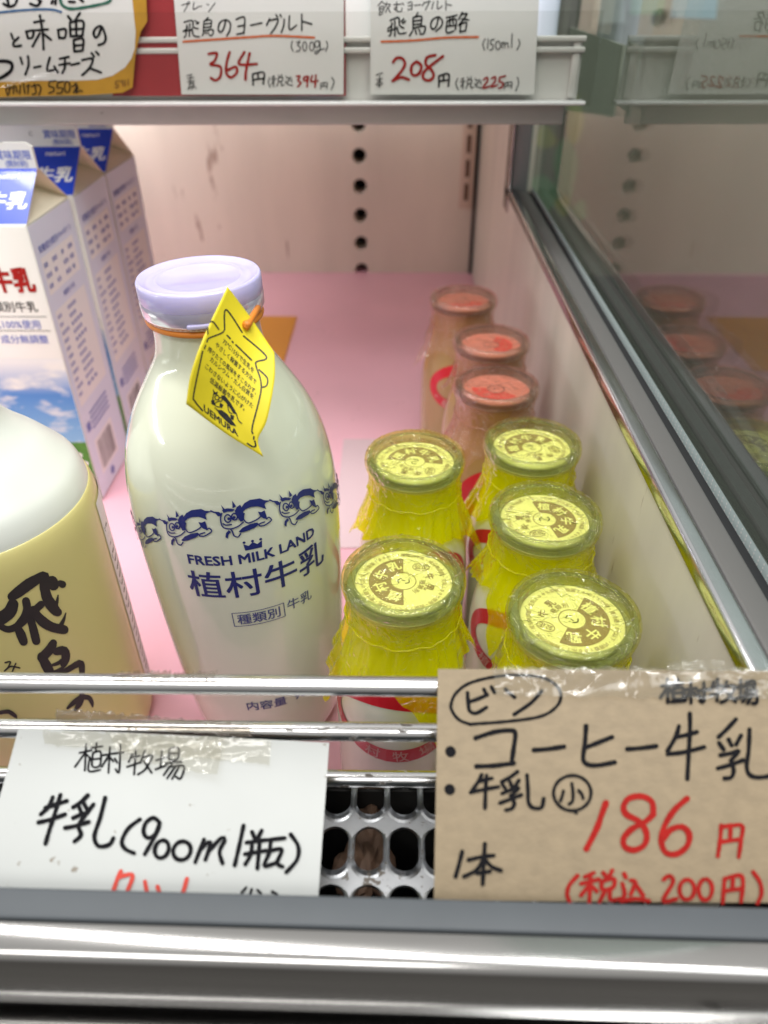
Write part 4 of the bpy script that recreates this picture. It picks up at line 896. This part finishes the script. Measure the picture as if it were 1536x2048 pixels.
p.strokes('770,900 738,938 730,975 742,1010|835,888 800,905|785,932 855,914|822,902 818,1010|818,935 785,978|824,938 848,962|872,888 886,906|908,878 895,905|866,922 915,912 910,948 870,955 866,922|882,955 858,1005|900,950 902,995 935,992|955,892 962,906|948,930 958,975 942,1000 1000,992 1055,1000|982,918 1000,925 982,975|1000,930 1032,980|1112,915 1135,900 1150,925 1112,1000 1165,992|o1206,955,30,40|o1280,955,27,42|1356,915 1350,1010|1356,912 1426,904 1424,1005|1390,910 1388,955|1352,962 1424,952|1470,885 1498,925 1506,972 1490,1012', 17, 1, **k)
p.strokes('1103,145 1150,140|1126,118 1126,210|1122,155 1098,190|1130,155 1146,172|1144,140 1186,134|1166,118 1165,150|1150,156 1186,153 1186,192 1150,194 1150,156|1150,174 1186,171|1140,208 1196,204|1195,160 1240,154|1218,128 1218,212|1215,165 1196,196|1222,165 1238,182|1245,165 1288,158|1270,132 1270,206 1254,204|1250,180 1258,192|1310,130 1298,160|1302,150 1340,144|1325,118 1322,205|1294,182 1346,170|1362,128 1346,162|1350,150 1392,145 1365,196 1338,210|1356,162 1396,208|1400,150 1436,145|1418,122 1416,192|1396,197 1436,182|1440,130 1472,127 1468,156 1440,158 1440,130|1442,143 1468,141|1434,170 1482,165|1452,172 1424,208|1455,182 1480,180 1480,212 1464,214|1462,182 1444,214', 14, 0, **k)
p.obj('handwriting', [M['black'], M['redink']], kc)
def wavy_sheet(name, quad, fm, mat, parent, amp, seed, nu=40, nv=10, lift=.0006):
    rnd = random.Random(seed); ph = [rnd.random()*6.28 for _ in range(6)]; V, Fc = [], []
    for j in range(nv+1):
        for i in range(nu+1):
            a, b = i/nu, j/nv
            q = [(1-a)*(1-b)*quad[0][k]+a*(1-b)*quad[1][k]+a*b*quad[2][k]+(1-a)*b*quad[3][k] for k in (0, 1)]
            eg = (rnd.random()-.5)*7*(1 if j in (0, nv) else 0)
            w = abs(math.sin(a*17+ph[0]+3*b))*.5+.3*math.sin(a*41+ph[1]+5*b)+.3*math.sin(b*9+ph[2]+a*11)
            V.append(fm(q[0], q[1]+eg, lift+amp*(.6+w)))
    for j in range(nv):
        for i in range(nu): k = j*(nu+1)+i; Fc.append((k, k+nu+1, k+nu+2, k+1))
    return mesh_obj(name, V, Fc, mat, parent, True)
wavy_sheet('clear_tape', [(985, 1334), (1580, 1338), (1580, 1400), (990, 1392)], kf, M['tape'], kc, .0005, 3)
wavy_sheet('curled_tape_edge', [(1330, 1326), (1440, 1320), (1440, 1346), (1325, 1346)], kf, M['tape'], kc, .0010, 9, 14, 4)
WP, WN = plane_card(RY-.0035, rz3[1]+.0032, 30); wf0 = card_map(WP, WN); wf = lambda u, v, h: wf0(u, v, h)+WN*(.0012*math.sin((u+40)/230)-.0008*math.cos((v-1455)/105))
wc = thing('price_card', 'white paper card taped to the rail, lettered in black for the 900 ml bottle', 'price card')
slab('card', [(36, 1455), (658, 1485), (637, 1797), (-50, 1782)], wf, M['paper'], wc, nu=30, nv=14)
p = Print(wf); k = dict(sc=2, ox=0, oy=1300)
p.strokes('320,412 368,402|346,378 342,482|340,415 302,468|350,420 368,440|366,392 412,386|388,374 385,402|374,412 404,408 402,462 372,465 374,412|374,438 402,435|362,430 358,484 404,480|412,422 458,415|442,390 437,492|436,425 410,468|443,430 456,446|460,415 496,410|484,380 480,486 466,478|462,435 472,452|532,418 518,448|524,432 562,424|546,402 540,498|512,468 566,450|582,404 568,442|572,432 612,424 586,476 556,498|578,445 610,492|628,442 668,430|650,404 645,472|626,478 670,462|680,396 716,394 712,436 680,438 680,396|682,416 712,414|666,454 728,448|690,455 658,502|686,468 738,466 726,514 708,508|702,470 672,514|718,470 692,516', 9, 0, **k)
p.strokes('215,590 200,626 168,658|186,632 230,618 272,604|160,690 210,678 266,658|246,580 222,665 205,720 190,775|356,582 330,608 298,630|322,628 332,652|340,612 356,640|380,618 352,655|300,672 348,655 322,702 332,740 306,766|268,712 310,704 362,688|426,592 408,670 386,745 404,784 446,778 462,752', 18, 0, **k)
p.strokes('566,678 520,715 496,765 510,795 545,812|645,690 620,672 590,692 582,730 602,752 634,730 646,688 628,742 588,816|o655,796,27,36,.3|o735,802,34,38,.5|822,758 806,800 788,848|806,800 840,768 848,778 828,838|838,808 890,752 904,760 884,805 896,852|978,702 962,780 944,860|1012,728 1022,752|1050,722 1036,750|990,770 1064,760|984,816 1068,802|1012,770 1008,815 986,856|1042,768 1034,872|1072,760 1142,752|1086,765 1080,810 1062,862 1108,850|1086,802 1130,798 1112,850 1134,866|1165,738 1195,785 1190,838 1148,888', 17, 0, **k)
p.strokes('494,884 480,915 466,958|482,908 540,898 520,962|590,925 598,965|640,945 648,968|756,914 742,966', 17, 1, **k)
p.strokes('990,948 972,968|1012,954 1006,974|1034,958 1048,970|1092,964 1112,974', 10, 0, **k)
p.obj('handwriting', [M['black'], M['redfade']], wc)
wavy_sheet('clear_tape', [(88, 1462), (543, 1480), (540, 1531), (92, 1490)], wf, M['tape'], wc, .0005, 5, 50, 10)
wavy_sheet('crumpled_tape', [(225, 1468), (450, 1478), (440, 1552), (250, 1520)], wf, M['tape'], wc, .0011, 8, 34, 14, .0016)
RP, RN = plane_card(RY-.0035, rz3[1]+.0038, 25); rf = card_map(RP, RN)
wavy_sheet('grimy_tape', [(115, 1420), (500, 1452), (505, 1476), (120, 1452)], rf, M['oldtape'], wc, .0012, 12, 60, 10, .0008)
RP2, RN2 = plane_card(RY, rz3[0]+.0036, 40); rf2 = card_map(RP2, RN2)
for q, sd, lb in (([(228, 1347), (345, 1342), (345, 1360), (228, 1360)], 21, 'torn scrap of old clear tape stuck on the top rail, left piece'), ([(350, 1346), (437, 1342), (430, 1358), (350, 1360)], 22, 'torn scrap of old tape stuck on the top rail in front of the tall bottle')):
    tag(wavy_sheet('tape_scrap', q, rf2, M['oldtape'], None, .0010, sd, 24, 5, .0006), lb, 'tape')
